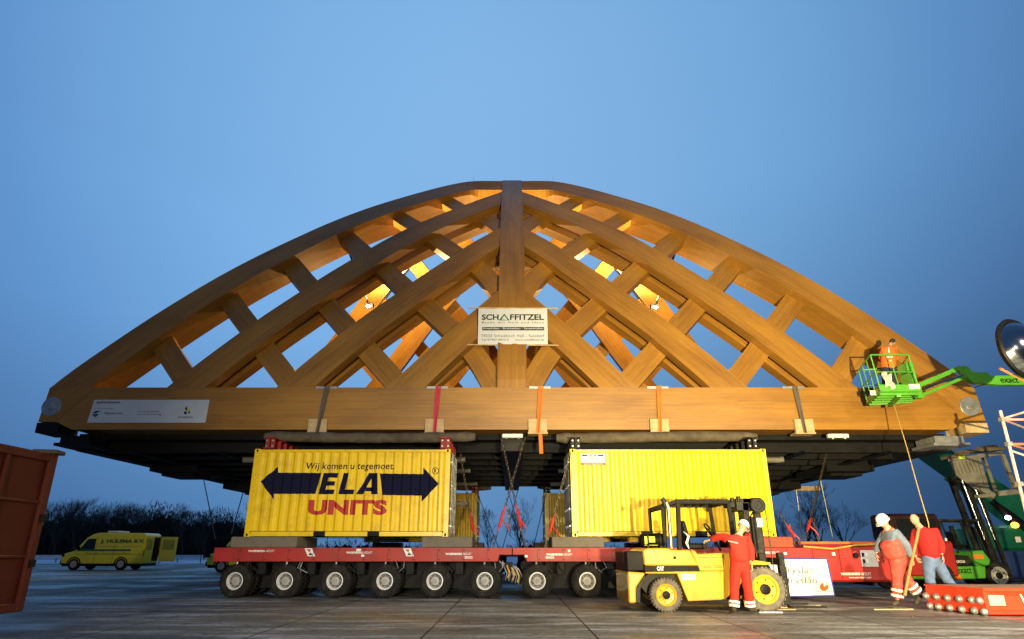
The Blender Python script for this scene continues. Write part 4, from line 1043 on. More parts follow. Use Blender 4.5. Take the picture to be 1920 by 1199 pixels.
for zx0, zx1, zy in ((780,988,628),(825,895,703),(920,990,700),(825,895,716),(920,990,714)):
    a = P(*q6(zx0, zy), YN-.01); b = P(*q6(zx1, zy), YN-.01); m.box(a.x, b.x, YN-.009, YN-.005, a.z, a.z+.008)
m.build('panel_seams', BLACKMETAL, fk)
m = MB(); a = P(*q6(567,640), YN-.01); m.box(a.x, a.x+.06, YN-.008, YN+.01, a.z, a.z+.06); m.build('latch', BLACK, fk)
a = P(*q6(638,820), YN-.01); b = P(*q6(758,768), YN-.01); m = MB(); m.box(a.x, b.x, YN+.003, YN+.008, a.z, b.z); m.build('name_plate', WHITE, fk)
m = MB(); text_box(m, 'WAGENBORG', (a.x+.04,YN-.002,a.z+.05), (1,0,0), (0,0,1), b.x-a.x-.1, .03); m.build('lettering', GRY, fk)
fpoly([(380,760),(600,765),(640,880),(600,960),(370,960),(300,870)], YN+.35, YN+FW-.35, BLACKMETAL, 'chassis', bev=0)
def fwheel(c, r, w, name='wheel', tyre=DUSTRUBBER, rim=FYEL, parent=None, y0=YN, hub=BLACK, sg=-1):
    m = MB(); m.lathe([(r*.62,-w/2+.03),(r*.66,-w/2),(r*.92,-w/2),(r*.985,-w/2+.03),(r*.985,w/2-.03),(r*.92,w/2),(r*.66,w/2),(r*.62,w/2-.03)], (c.x, y0, c.z), 'y', 40)
    for k in range(30):
        a = 2*math.pi*k/30
        for s2 in (-1, 1):
            aa = a+s2*.05; m.obox((c.x+r*.985*math.cos(aa), y0+s2*w*.27, c.z+r*.985*math.sin(aa)), (.025, w*.5, r*.11), Matrix.Rotation(-aa, 3, 'Y'))
    wl = m.build(name, tyre, parent or fk)
    m = MB(); m.lathe([(r*.60,-w/2+.0),(r*.66,-w/2-.008),(r*.645,-w/2-.012),(r*.56,-w/2+.01),(r*.53,-w/2+.05),(r*.33,-w/2+.06),(r*.28,-w/2+.03),(r*.26,-w/2+.03),(0,-w/2+.03)], (c.x, y0, c.z), 'y', 36)
    m.build('rim', rim, wl, smooth=True)
    m = MB(); m.lathe([(r*.25,-w/2+.03),(r*.24,-w/2-.02),(r*.15,-w/2-.03),(0,-w/2-.03)], (c.x, y0, c.z), 'y', 20)
    for k in range(6): 
        a = 2*math.pi*(k+.3)/6; m.lathe([(0,-w/2+.035),(r*.04,-w/2+.035),(r*.04,-w/2+.06)], (c.x+r*.43*math.cos(a), y0, c.z+r*.43*math.sin(a)), 'y', 6)
    m.build('hub', hub, wl, smooth=True)
def onground(px, Y, r): p = P(px, 1090, Y); return Vector((p.x, Y, r*.99))
rw = onground(1246.5, YN-.02, .345); fwheel(rw, .345, .26, y0=YN+.05)
fwheel(Vector((rw.x, 0, rw.z)), .345, .26, y0=YN+FW-.1)
fw_ = onground(1432, YN-.0, .46); fwheel(fw_, .46, .34, y0=YN+.12)
fwheel(Vector((fw_.x, 0, fw_.z)), .46, .34, y0=YN+FW-.14)
# overhead guard
g = MB(); z_ = lambda zx, zy, Y=YN: P(*q6(zx, zy), Y)
yn, yf_ = YN+.12, YN+FW-.15
def fb(m, a, b, w, h=None): m.bar(a, b, w, h)
rt = z_(1035,135,yn).z; xr0 = z_(580,130,yn).x; xr1 = z_(1035,130,yn).x; xr_ = z_(425,190,yn).x+.12
for Y in (yn, yf_):
    fb(g, (xr0,Y,rt-.02), (xr1,Y,rt-.02), .09, .10)
    fb(g, (xr0,Y,rt-.02), (xr_,Y,rt-.13), .08, .08)
    x1 = z_(618,560,yn); fb(g, (xr0+.06,Y,rt-.05), (x1.x,Y,x1.z), .09, .12)
    x2 = z_(425,400,yn); fb(g, (xr_,Y,rt-.13), (xr_,Y,x2.z-.25), .07, .08)
    x3 = z_(1110,520,yn); fb(g, (xr1,Y,rt-.03), (x3.x-.02,Y,x3.z), .08, .08)
for k in range(8):
    x = xr_+.1+(xr1-xr_-.15)*k/7; zz = rt-.02 if x > xr0 else rt-.13+.11*(x-xr_)/(xr0-xr_); fb(g, (x,yn,zz), (x,yf_,zz), .035, .05)
fb(g, (xr1,yn,rt-.03), (xr1,yf_,rt-.03), .09, .10); fb(g, (xr_,yn,rt-.14), (xr_,yf_,rt-.14), .09, .10)
g.build('overhead_guard', BLACK, fk, bevel=.006)
m = MB(); a = z_(515,180,YN+.08); b = z_(548,548,YN+.08)
m.tube([(b.x,b.y,b.z),(b.x,b.y,a.z-.02),(b.x-.04,b.y,a.z+.06),(b.x-.10,b.y,a.z+.10)], .045, 14); m.build('exhaust_stack', mat('exhaust_metal', (.42,.35,.22), .35, .8, var=.3, scale=8), fk, smooth=True)
m = MB(); m.tube([(b.x-.07,b.y,a.z-.0),(b.x-.09,b.y,a.z+.12),(b.x-.13,b.y,a.z+.17)], .055, 12); m.build('exhaust_cap', BLACKMETAL, fk, smooth=True)
# gas bottle
c0 = z_(262,475,YN+.5); c1 = z_(500,470,YN+.5)
gb = MB(); gb.lathe([(0,c0.x),(.07,c0.x+.01),(.13,c0.x+.06),(.155,c0.x+.13),(.155,c1.x-.12),(.13,c1.x-.05),(0,c1.x)], (0, YN+.5, c0.z), 'x', 24)
tk = gb.build('gas_bottle', BLACK, fk, smooth=True)
YG = mat('label_yellow_green', (.55,.72,.05), .5)
lb = MB(); n = 8
for (xa_, xb_, a0_, a1_) in ((c0.x+.22, c0.x+.36, 150, 200), (c0.x+.02+.1, c0.x+.42, 222, 232), (c0.x+.12, c0.x+.19, 150, 215)):
    for k in range(n):
        t0, t1 = R(a0_+(a1_-a0_)*k/n), R(a0_+(a1_-a0_)*(k+1)/n); r = .158
        lb.add([(xa_,YN+.5+r*math.cos(t0),c0.z+r*math.sin(t0)*-1*-1),(xb_,YN+.5+r*math.cos(t0),c0.z+r*math.sin(t0)),(xb_,YN+.5+r*math.cos(t1),c0.z+r*math.sin(t1)),(xa_,YN+.5+r*math.cos(t1),c0.z+r*math.sin(t1))], [(0,1,2,3)])
lb.build('label_plate', YG, tk)
for X in (c0.x+.2, c1.x-.15):
    m = MB(); m.lathe([(.16,-.02),(.168,-.02),(.168,.02),(.16,.02)], (X, YN+.5, c0.z), 'x', 20); m.box(X-.02, X+.02, YN+.38, YN+.62, 1.28, c0.z-.13); m.build('tank_strap', BLACKMETAL, fk)
m = MB(); m.ball(z_(382,213,YN+.3), (.06,.04,.06), 12, 8); m.bar(z_(385,213,YN+.3), z_(430,215,YN+.2), .02); m.build('work_lamp', BLACK, fk, smooth=True)
m = MB(); a = z_(846,232,YN+.4); m.box(a.x, a.x+.10, YN+.35, YN+.38, a.z, a.z+.10); m.bar((a.x+.05,YN+.37,a.z+.1), (a.x+.03,YN+.37,rt-.06), .02); m.build('mirror', BLACK, fk)
# seat, steering
sx = z_(700,560,YN+.8); m = MB(); m.obox((sx.x+.15,YN+.85,sx.z+.08), (.48,.5,.14)); m.obox((sx.x-.08,YN+.85,sx.z+.36), (.12,.46,.6), Matrix.Rotation(R(-10),3,'Y')); m.build('seat', BLACK, fk, bevel=.04)
sh = MB()
for k in range(3): sh.tube([z_(650+14*k,400+8*k,YN+.35), z_(690+6*k,440,YN+.35), z_(672+8*k,500,YN+.35), z_(700,550,YN+.35)], .012, 6)
sh.build('hose', STEEL, fk, smooth=True)
s1 = z_(880,395,YN+.75); m = MB()
M = Matrix.Rotation(R(55), 3, 'Y'); rg = [s1+M@Vector((.19*math.cos(2*math.pi*k/20), .19*math.sin(2*math.pi*k/20), 0)) for k in range(21)]
m.tube(rg, .016, 6, caps=False)
for k in (0, 7, 13): m.tube([s1, rg[k]], .012, 5)
m.tube([s1, s1+Vector((.22,0,-.45))], .03, 8); m.build('steering_wheel', BLACK, fk, smooth=True)
m = MB()
for k in range(3): 
    a = z_(845+18*k,580,YN+.35); m.tube([a, a+Vector((-.02,0,.22))], .010, 6); m.ball(a+Vector((-.02,0,.24)), .025, 8, 6)
m.box(z_(830,0,YN).x, z_(985,0,YN).x, YN+.2, YN+FW-.2, 1.0, z_(0,595,YN+.3).z); m.build('control_levers', BLACKMETAL, fk)
m = MB(); m.box(z_(712,0,YN).x, z_(1120,0,YN).x, YN+.08, YN+FW-.08, .55, z_(0,600,YN).z-.02); m.build('floor_plate', BLACKMETAL, fk)
# front fender
fpoly([(1005,595),(1240,590),(1270,650),(1410,670),(1412,690),(1240,690),(1205,740),(1150,860),(1016,990),(1003,742)], YN+.02, YN+FW-.02, FYEL, 'front_fender', bev=.01)
# mast
ms = MB(); top = z_(1250,115,YN+.6).z; xm0 = z_(1190,400,YN+.3).x; xm1 = z_(1345,400,YN+.3).x
for Y in (YN+.30, YN+FW-.42):
    ms.box(xm0, xm0+.14, Y, Y+.12, .25, top-.12); ms.box(xm1-.16, xm1, Y+.03, Y+.13, .25, top)
for zz in (.5, 1.2, top-.12): ms.box(xm0+.02, xm1-.02, YN+.3, YN+FW-.3, zz, zz+.1)
ms.build('mast', BLACKMETAL, fk, bevel=.008)
m = MB()
for Y in (YN+.55, YN+1.15): m.tube([(xm0+.22,Y,.35),(xm0+.22,Y,1.5)], .05, 12)
m.tube([(xm0+.17,YN+.27,1.25),(xm0+.17,YN+.27,2.0)], .055, 12); m.tube([(xm0+.1,YN+.26,1.0),(xm0+.1,YN+.26,1.95),(xm0+.2,YN+.26,2.1)], .015, 6)
m.build('lift_cylinder', BLACK, fk, smooth=True)
rc = z_(1290,175,YN+.2); m = MB()
m.lathe([(0,-.09),(.03,-.09),(.03,-.07),(.09,-.07),(.1,-.085),(.15,-.085),(.158,-.075),(.162,-.09),(.172,-.09),(.172,.06),(.162,.06),(.15,.05),(0,.05)], (rc.x, YN+.22, rc.z), 'y', 36); m.build('hose_reel', BLACKMETAL, fk, smooth=True)
m = MB(); m.box(xm0-.15, xm1-.1, YN+.3, YN+.9, top-.30, top-.02); m.box(xm0-.3, xm0-.05, YN+.4, YN+.8, top-.22, top-.08); m.tube([(xm0-.22,YN+.35,top-.1),(xm0-.22,YN+.35,top+.0)], .05, 10); m.tube([(xm0-.08,YN+.32,top-.1),(xm0-.08,YN+.32,top+.03)], .05, 10)
m.build('valve_block', BLACKMETAL, fk, bevel=.01)
m = MB(); a = z_(1298,362,YN+.28); b = z_(1336,285,YN+.28); m.box(a.x, b.x, YN+.31, YN+.325, a.z, b.z); m.build('label_plate', WHITE, fk)
m = MB(); a = z_(1355,180,YN+.2); b = z_(1420,640,YN+.2); c = z_(1445,800,YN+.2); m.tube([a,b,c], .012, 6); m.build('hydraulic_hose', BLACKMETAL, fk)
ca = MB(); xc0 = z_(1385,0,YN+.2).x
for zz in (.55, .95): ca.box(xc0, xc0+.12, YN+.12, YN+FW-.12, zz, zz+.16)
for Y in (YN+.2, YN+FW-.35): ca.box(xc0+.02, xc0+.16, Y, Y+.15, .12, 1.22)
ca.build('carriage', BLACKMETAL, fk, bevel=.01)
for Y in (YN+.28, YN+FW-.5):
    m = MB(); m.box(xc0+.16, xc0+.21, Y, Y+.14, .06, .9); m.box(xc0+.16, xc0+1.0, Y, Y+.14, .05, .09); m.build('fork', BLACKMETAL, fk, bevel=.005)

# ================================================================== people
def skin(nodes, edges, sub=1):
    """nodes: list of (pos, radius); first is the root"""
    me = bpy.data.meshes.new('tmp'); me.from_pydata([Vector(p) for p, r in nodes], edges, [])
    ob = bpy.data.objects.new('tmp', me); COL.objects.link(ob)
    sk_ = ob.modifiers.new('s', 'SKIN'); sk_.use_smooth_shade = True
    if not me.skin_vertices:
        bpy.context.view_layer.objects.active = ob; bpy.ops.mesh.customdata_skin_add() if hasattr(bpy.ops.mesh, 'customdata_skin_add') else None
    for i, (p, r) in enumerate(nodes):
        sv = me.skin_vertices[0].data[i]; sv.radius = (r, r) if not isinstance(r, tuple) else r; sv.use_root = (i == 0)
    ss = ob.modifiers.new('u', 'SUBSURF'); ss.levels = sub+1; ss.render_levels = sub+1
    dg = bpy.context.evaluated_depsgraph_get(); dg.update()
    m2 = bpy.data.meshes.new_from_object(ob.evaluated_get(dg))
    vs = [v.co.copy() for v in m2.vertices]; fs = [list(p.vertices) for p in m2.polygons]
    bpy.data.objects.remove(ob); bpy.data.meshes.remove(me); bpy.data.meshes.remove(m2)
    return vs, fs
def rough(vs, amt, sc=14, seed=0):
    from mathutils import noise as NZ
    out = []
    for v in vs:
        n_ = NZ.noise_vector(v*sc+Vector((seed,0,0))); out.append(v+n_*amt)
    return out
def hand(mb, w, d, nrm_, side, s=1.0, curl=35):
    """palm and five fingers: w wrist, d direction, nrm_ palm normal (towards curl), side thumb direction"""
    d = Vector(d).normalized(); side = Vector(side); side = (side-d*side.dot(d)).normalized(); nn = d.cross(side).normalized()
    if nn.dot(Vector(nrm_)) < 0: nn = -nn
    w = Vector(w); M = Matrix((side, d, nn)).transposed()
    b = len(mb.v); mb.ball((0,0,0), (.044*s,.052*s,.018*s), 12, 8)
    for i in range(b, len(mb.v)): mb.v[i] = w+d*.05*s+M@mb.v[i]
    for k, (ln, off) in enumerate(((.072,.032),(.080,.011),(.075,-.011),(.060,-.031))):
        p = w+d*.085*s+side*off*s; pts = [p]; a = R(curl*.4)
        for seg in (.45, .32, .23):
            dd = d*math.cos(a)+nn*math.sin(a); p = p+dd*ln*s*seg; pts.append(p); a += R(curl)
        mb.tube(pts, [.0105*s,.0095*s,.0085*s,.006*s], 7)
    p = w+d*.03*s+side*.032*s; pts = [p, p+(side*.7+d*.6+nn*.3)*.032*s, p+(side*.55+d*1.0+nn*.55)*.058*s]
    mb.tube(pts, [.013*s,.0115*s,.008*s], 7)
def person(lab, J, s, face, top, legs, group=None, sleeves=True, gloves=None, helmet=None, hair=None, boots=BOOT, bib=None, bands=None, headtilt=0, facemat=None):
    f = Vector(face).normalized(); up = (J['head']-J['neck']).normalized(); rt_ = f.cross(up).normalized(); f = up.cross(rt_).normalized()
    chest, pel = J['chest'], J['pelvis']; belly = chest.lerp(pel, .5)
    nodes = [(pel,.15*s),(belly,.14*s),(chest,.16*s),(J['neck'],.075*s),(J['head'],.06*s)]; edges = [(0,1),(1,2),(2,3),(3,4)]
    for sd in 'LR':
        b = len(nodes); wr = J['wr'+sd]
        nodes += [(J['sh'+sd],.062*s),(J['el'+sd],.044*s),(wr,.028*s)]; edges += [(2,b),(b,b+1),(b+1,b+2)]
        b = len(nodes); nodes += [(J['hip'+sd],.088*s),(J['kn'+sd],.058*s),(J['an'+sd],.042*s)]; edges += [(0,b),(b,b+1),(b+1,b+2)]
    vs, fs = skin(nodes, edges); mb = MB(); mb.add(vs, fs)
    hc = J['head']+up*.035*s; M = Matrix((rt_, f, up)).transposed()
    b = len(mb.v); mb.ball((0,0,0), (.080*s,.100*s,.122*s), 18, 12)
    for i in range(b, len(mb.v)):
        v = mb.v[i]
        if v.z < -.02*s: v = Vector((v.x*(1-.22*min(1,(-v.z-.02*s)/(.09*s))), v.y*(.92 if v.y > 0 else .86)+.008*s, v.z))
        mb.v[i] = hc+M@v
    def hp(x, y, z): return hc+M@Vector((x*s, y*s, z*s))
    mb.tube([hp(0,.088,.02), hp(0,.108,-.018), hp(0,.096,-.03)], [.009*s,.016*s,.012*s], 7)       # nose
    for sg in (-1, 1):
        mb.ball(hp(sg*.078,-.004,-.004), (.012*s,.02*s,.03*s), 8, 6)                                # ears
        mb.ball(hp(sg*.031,.080,.014), .012*s, 8, 6)                                                  # eyes
    mb.ball(hp(0,.083,-.055), (.024*s,.010*s,.007*s), 10, 6)                                         # mouth
    # hands
    for sd in 'LR':
        if gloves is None:
            hd = J.get('hd'+sd); hand(mb, J['wr'+sd], hd[0], hd[1], hd[2], s, hd[3])
    base = Vector((pel.x, pel.y, 0)) if pel.z < 3 else Vector((pel.x, pel.y, min(J['anL'].z, J['anR'].z)-.08))
    anchor = empty('tmp_anchor', base)
    body = mb.build('person', SKIN, anchor, smooth=True); body.parent = None; body.location = base
    bpy.data.objects.remove(anchor); tag(body, lab, 'person', group)
    def cloth(nodes, edges, matr, name, amt=.008, seed=0):
        vs, fs = skin(nodes, edges, 1); m = MB(); m.add(rough(vs, amt*s, 13/s, seed), fs); return m.build(name, matr, body, smooth=True)
    # legs
    nd = [(pel,.205*s),(pel.lerp(belly,.8),.195*s)]; ed = [(0,1)]
    for sd in 'LR':
        h, k, a = J['hip'+sd], J['kn'+sd], J['an'+sd]; b = len(nd)
        nd += [(h,.135*s),(h.lerp(k,.5),.122*s),(k,.104*s),(k.lerp(a,.5),.100*s),(a+(k-a).normalized()*.02*s,.10*s)]; ed += [(0,b),(b,b+1),(b+1,b+2),(b+2,b+3),(b+3,b+4)]
    cloth(nd, ed, legs, 'trousers', .011, 3)
    nd = [(chest,.225*s),(belly,.215*s),(pel.lerp(belly,-.15),.225*s),(chest.lerp(J['neck'],.62),.14*s),(J['neck'].lerp(J['head'],.15),.066*s)]; ed = [(0,1),(1,2),(0,3),(3,4)]
    for sd in 'LR':
        b = len(nd); sh_, el, wr = J['sh'+sd], J['el'+sd], J['wr'+sd]
        nd += [(sh_,.105*s),(sh_.lerp(el,.5),.090*s),(el,.080*s),(el.lerp(wr,.5),.072*s),(wr.lerp(el,.08),.064*s)]; ed += [(0,b),(b,b+1),(b+1,b+2),(b+2,b+3),(b+3,b+4)]
    cloth(nd, ed, top, 'jacket', .010, 9)
    if bib:
        c = chest.lerp(J['neck'],.1)
        nd = [(pel,.232*s),(belly,.228*s),(chest.lerp(belly,.3),.235*s),(chest.lerp(J['neck'],.1),.225*s),(chest.lerp(J['neck'],.45),.12*s)]; nd = [(p+f*(.05+.018*i)*s, r) for i, (p, r) in enumerate(nd)]; cloth(nd, [(0,1),(1,2),(2,3),(3,4)], bib, 'bib', .004, 5)
        for sd in 'LR':
            sh_ = J['sh'+sd].lerp(J['neck'], .45); m = MB()
            m.tube([chest+f*.165*s+(sh_-chest)*.35, sh_+f*.07*s+up*.045*s, sh_+up*.065*s-f*.03*s, chest-f*.17*s], .018*s, 6); m.build('brace', bib, body, smooth=True)
    for sd in 'LR':
        a, toe = J['an'+sd], J['toe'+sd]; m = MB()
        fl = min(a.z, toe.z)
        nd = [(a+Vector((0,0,.05*s)),.052*s),(Vector((a.x,a.y,a.z-.03*s)),.052*s),(a.lerp(toe,.55),.048*s),(toe,.038*s)]
        vs, fs = skin(nd, [(0,1),(1,2),(2,3)], 1); m.add(vs, fs)
        d = (toe-a); d.z = 0; d.normalize(); sd_ = Vector((-d.y,d.x,0)); so = a-Vector((0,0,.075*s))
        m.build('boot', boots, body, smooth=True)
        if bands:
            k = J['kn'+sd]; dd = (k-a).normalized()
            for q in bands:
                c = a+dd*q*s; m = MB(); r = .112*s; u = dd.orthogonal().normalized(); w = dd.cross(u); n = 18
                vs = [c+(u*math.cos(2*math.pi*i/n)+w*math.sin(2*math.pi*i/n))*r+dd*z for z in (-.024*s,.024*s) for i in range(n)]
                m.add(vs, [(i,(i+1)%n,(i+1)%n+n,i+n) for i in range(n)]); m.build('reflective_band', REFL, body, smooth=True)
    if gloves:
        for sd in 'LR':
            m = MB(); hd = J['hd'+sd]; hand(m, J['wr'+sd], hd[0], hd[1], hd[2], s*1.15, hd[3]); m.build('glove', gloves, body, smooth=True)
    if helmet:
        m = MB(); n = 24
        prof = [(.118,-.0),(.120,.012),(.112,.06),(.088,.105),(.05,.13),(0,.138)]
        b = len(m.v)
        m.lathe(prof, (0,0,0), 'z', n)
        m.lathe([(.118,.002),(.140,-.008),(.142,-.012),(.118,-.008)], (0,.012,0), 'z', n)
        for i in range(b, len(m.v)):
            v = m.v[i]; v = Vector((v.x*s*.98, (v.y*1.14)*s, v.z*s))
            if v.y > .13*s: v = Vector((v.x*.8, v.y*1.14, v.z-.006*s))
            m.v[i] = hc+up*.035*s+M@v
        m.build('helmet', helmet, body, smooth=True)
    if hair:
        m = MB(); b = len(m.v); m.ball((0,0,0), (.084*s,.104*s,.115*s), 18, 12)
        keep = []
        for i in range(b, len(m.v)):
            v = m.v[i]; v = Vector((v.x, v.y-.010*s, v.z+.010*s))
            if v.z < -.01*s and v.y > -.01*s: v = v*.78
            m.v[i] = hc+M@v
        m.v = rough(m.v, .004*s, 60); m.build('hair', hair, body, smooth=True)
    return body
def V(*a): return Vector(a)
# man in red overalls beside the yellow forklift, back to the camera
D = 14.85
J = dict(pelvis=P(1387,1058,D), chest=P(1384,1021,D), neck=P(1386,1003,D), head=P(1391,992,D+.02),
  shL=P(1369,1009,D), elL=P(1348,1006,D+.2), wrL=P(1332,1013,D+.45), shR=P(1400,1009,D), elR=P(1409,1034,D+.05), wrR=P(1408,1056,D-.05),
  hipL=P(1380,1066,D), hipR=P(1395,1066,D), knL=P(1377,1100,D+.03), knR=P(1402,1100,D+.05), anL=P(1376,1134.5,D), anR=P(1406,1134.5,D+.1),
  toeL=P(1369,1139.5,D+.22), toeR=P(1417,1138.5,D+.25),
  hdL=(V(-.9,.3,-.15), V(0,0,-1), V(0,-1,.2), 40), hdR=(V(.05,-.05,-1), V(-1,0,0), V(0,-.4,0), 30))
for k in ('toeL','toeR'): J[k].z = .045
for k in ('anL','anR'): J[k].z = .125
pA = person('man in bright red overalls and white helmet reaching into the yellow forklift', J, 1.02, V(.75,.62,-.1), FABRED, FABRED, gloves=GLOVE, helmet=HELMET, bands=(.05,.12))
m = MB(); a = P(1363,1010,D-.21); text_box(m, 'WAGENBORG', (a.x+.02, D-.205, a.z-.06), (.97,-.0,-.22), (.22,0,.97), .22, .022); 
lt = m.build('lettering', WHITE, pA)
# man in faded red dungarees walking with a pole
q5 = zp(1600, 900, 4.281)
def z5(x, y, Y): return P(*q5(x, y), Y)
D = 16.5
J = dict(pelvis=z5(362,640,D), chest=z5(318,480,D), neck=z5(278,392,D), head=z5(252,352,D-.02),
  shL=z5(255,440,D+.22), elL=z5(205,520,D+.3), wrL=z5(183,592,D+.28), shR=z5(352,430,D-.18), elR=z5(432,535,D-.24), wrR=z5(470,632,D-.22),
  hipL=z5(345,675,D-.08), hipR=z5(385,670,D+.08), knL=z5(356,800,D-.12), knR=z5(425,800,D+.1), anL=z5(352,975,D-.08), anR=z5(535,930,D+.1),
  toeL=z5(315,1015,D-.12), toeR=z5(500,1000,D+.12),
  hdL=(V(-.1,-.05,-1), V(1,0,0), V(-.3,-1,0), 30), hdR=(V(.15,-.1,-.95), V(-1,0,0), V(-.5,-1,0), 60))
J['anL'].z = .15; J['toeL'].z = .06; J['toeR'].z = .06; J['anR'].z = .27
pB = person('stooping man in faded red dungarees and white helmet, walking left with a pole', J, 1.2, V(-.9,-.35,-.35), FABBLUE, FABRED2, helmet=HELMET, bib=FABRED2, bands=(.10,.20))
m = MB(); m.tube([z5(527,380,D-.30), z5(508,480,D-.28), z5(462,680,D-.3), z5(412,930,D-.3)], .036, 10); o = m.build('wooden_pole', mat('pole_wood', (.26,.165,.06), .7, var=.2, scale=8), None, smooth=True); tag(recenter(o), 'tan wooden pole in the hand of the man in dungarees', 'pole')
# man in red fleece and jeans
D = 17.4
J = dict(pelvis=z5(640,640,D), chest=z5(585,465,D), neck=z5(530,380,D), head=z5(502,334,D),
  shL=z5(500,425,D+.25), elL=z5(480,520,D+.25), wrL=z5(500,620,D-.05), shR=z5(655,420,D-.12), elR=z5(705,520,D-.2), wrR=z5(712,605,D-.25),
  hipL=z5(605,680,D), hipR=z5(675,670,D), knL=z5(610,800,D), knR=z5(745,790,D), anL=z5(655,940,D), anR=z5(860,920,D+.05),
  toeL=z5(600,980,D-.05), toeR=z5(830,985,D-.05),
  hdL=(V(.3,-.2,-.9), V(1,0,0), V(0,-1,0), 45), hdR=(V(.1,-.05,-1), V(-1,0,0), V(-.4,-1,0), 30))
J['anL'].z = .14; J['anR'].z = .17; J['toeL'].z = .06; J['toeR'].z = .06
pC = person('bald man in red fleece and blue jeans walking just right of the man in dungarees', J, 1.2, V(-.9,-.42,-.3), FABDRED, DENIM)
# man in the basket
D = 19.45
J = dict(pelvis=P(1667,695,D), chest=P(1664,663,D), neck=P(1668,649,D+.05), head=P(1672,643,D+.1),
  shL=P(1655,657,D), elL=P(1652,673,D+.22), wrL=P(1657,670,D+.45), shR=P(1676,657,D), elR=P(1682,673,D+.22), wrR=P(1678,670,D+.45),
  hipL=P(1662,700,D), hipR=P(1674,700,D), knL=P(1660,722,D+.05), knR=P(1677,722,D+.05), anL=P(1662,741,D), anR=P(1679,741,D),
  toeL=P(1661,744,D+.2), toeR=P(1682,744,D+.2),
  hdL=(V(0,1,0), V(0,0,-1), V(1,0,0), 40), hdR=(V(0,1,0), V(0,0,-1), V(-1,0,0), 40))
BZ = 5.73
for k in ('anL','anR'): J[k].z = BZ+.14
for k in ('toeL','toeR'): J[k].z = BZ+.07
pD = person('worker in orange high-visibility jacket with white bands standing in the green basket', J, 1.0, V(.5,.8,-.1), FABORG, FABNAVY, hair=HAIR, gloves=GLOVE)
m = MB(); c = J['chest'].lerp(J['pelvis'], .5)
for dz in (-.02, .12):
    n = 20; r = .19; vs = [Vector((c.x+r*math.cos(2*math.pi*i/n), c.y+r*math.sin(2*math.pi*i/n), c.z+dz+z)) for z in (-.03,.03) for i in range(n)]
    m = MB(); m.add(vs, [(i,(i+1)%n,(i+1)%n+n,i+n) for i in range(n)]); m.build('reflective_band', REFL, pD, smooth=True)
m = MB(); pts = [J['chest']+V(-.06,-.185,-.04), J['chest']+V(-.05,-.185,.07), J['chest']+V(0,-.13,.15)]; m.tube(pts, .022, 6); m.build('reflective_band', REFL, pD)

# ================================================================== green boom lift
lift = empty('boom_lift', (20.5, 19.5, 0), 'bright green boom lift with worker basket raised against the right end of the bridge', 'boom lift')
LE = -.10
NL, NR, FL, FR = [V(P(a, b, y).x, y, BZ) for a, b, y in ((1651,732,18.75),(1722,724,18.75),(1627,757,20.55),(1706,745,20.1))]
bk = MB(); c4 = [NL, NR, FR, FL]
fl_ = MB(); fl_.prism3([p+V(0,0,-.05) for p in c4], None, (0,0,.05)); 
basket = fl_.build('basket', GREEN, lift)
tp = [p+V(LE,0,1.08) for p in c4]; md = [p+V(LE*.5,0,.55) for p in c4]; kb = [p+V(0,0,.14) for p in c4]
for nm, ring, r in (('guard_rail', tp, .024), ('mid_rail', md, .018)):
    m = MB(); m.tube(ring+[ring[0]], r, 8, caps=False); m.build(nm, GREEN, basket, smooth=True)
for i in range(4):
    a, b = c4[i], c4[(i+1) % 4]; ta, tb = tp[i], tp[(i+1) % 4]
    m = MB(); m.tube([a, ta], .022, 8); m.build('post', GREEN, basket, smooth=True)
    n = 2 if i % 2 else 1
    for k in range(1, n+1): m = MB(); m.tube([a.lerp(b, k/(n+1)), ta.lerp(tb, k/(n+1))], .016, 6); m.build('post', GREEN, basket, smooth=True)
    m = MB(); d = (b-a).cross(V(0,0,1)).normalized()*.01; m.prism3([a, b, b+V(0,0,.16), a+V(0,0,.16)], None, d); m.build('kick_plate', GREEN, basket)
m = MB()
for k in range(5): m.bar(NL.lerp(FL, .1+.2*k)+V(0,0,-.09), NR.lerp(FR, .1+.2*k)+V(0,0,-.09), .07, .08)
m.bar(NL.lerp(NR,.5)+V(0,.1,-.15), FL.lerp(FR,.5)+V(0,0,-.15), .12, .08); m.build('floor_frame', GREEN, basket)
m = MB(); m.obox(NR.lerp(FR,.45)+V(-.12,0,.82), (.22,.5,.28)); m.obox(NR.lerp(FR,.45)+V(-.10,0,.35), (.14,.62,.62)); m.build('control_box', GREEN, basket, bevel=.02)
for pos in (NR.lerp(NL,.12)+V(0,-.02,.02), NL.lerp(FL,.35)+V(-.03,-.05,-.03)):
    m = MB(); m.box(pos.x-.16, pos.x+.16, pos.y-.008, pos.y, pos.z, pos.z+.15); m.build('label_plate', WHITE, basket)
m = MB(); a = P(1652,700,18.72); b = P(1674,728,18.72); nx = 8
vs = [V(a.x+(b.x-a.x)*i/nx+.05*j/8, 18.69+.05*math.sin(i*1.3+j), a.z+.05*math.sin(i*.8)-(a.z-b.z)*j/8) for j in range(9) for i in range(nx+1)]
m.add(vs, [(j*(nx+1)+i, j*(nx+1)+i+1, (j+1)*(nx+1)+i+1, (j+1)*(nx+1)+i) for j in range(8) for i in range(nx)])
o = m.build('plastic_sheet', PLASTIC, None, smooth=True); sm = o.modifiers.new('thick', 'SOLIDIFY'); sm.thickness = .01; tag(recenter(o), 'pale plastic sheet hanging over the near rail of the green basket', 'sheet')
YJ = 19.0
def jb(a, b, w, h, name='jib'):
    m = MB(); m.bar(P(*a, YJ), P(*b, YJ), w, h); return m.build(name, GREEN, lift, bevel=.012)
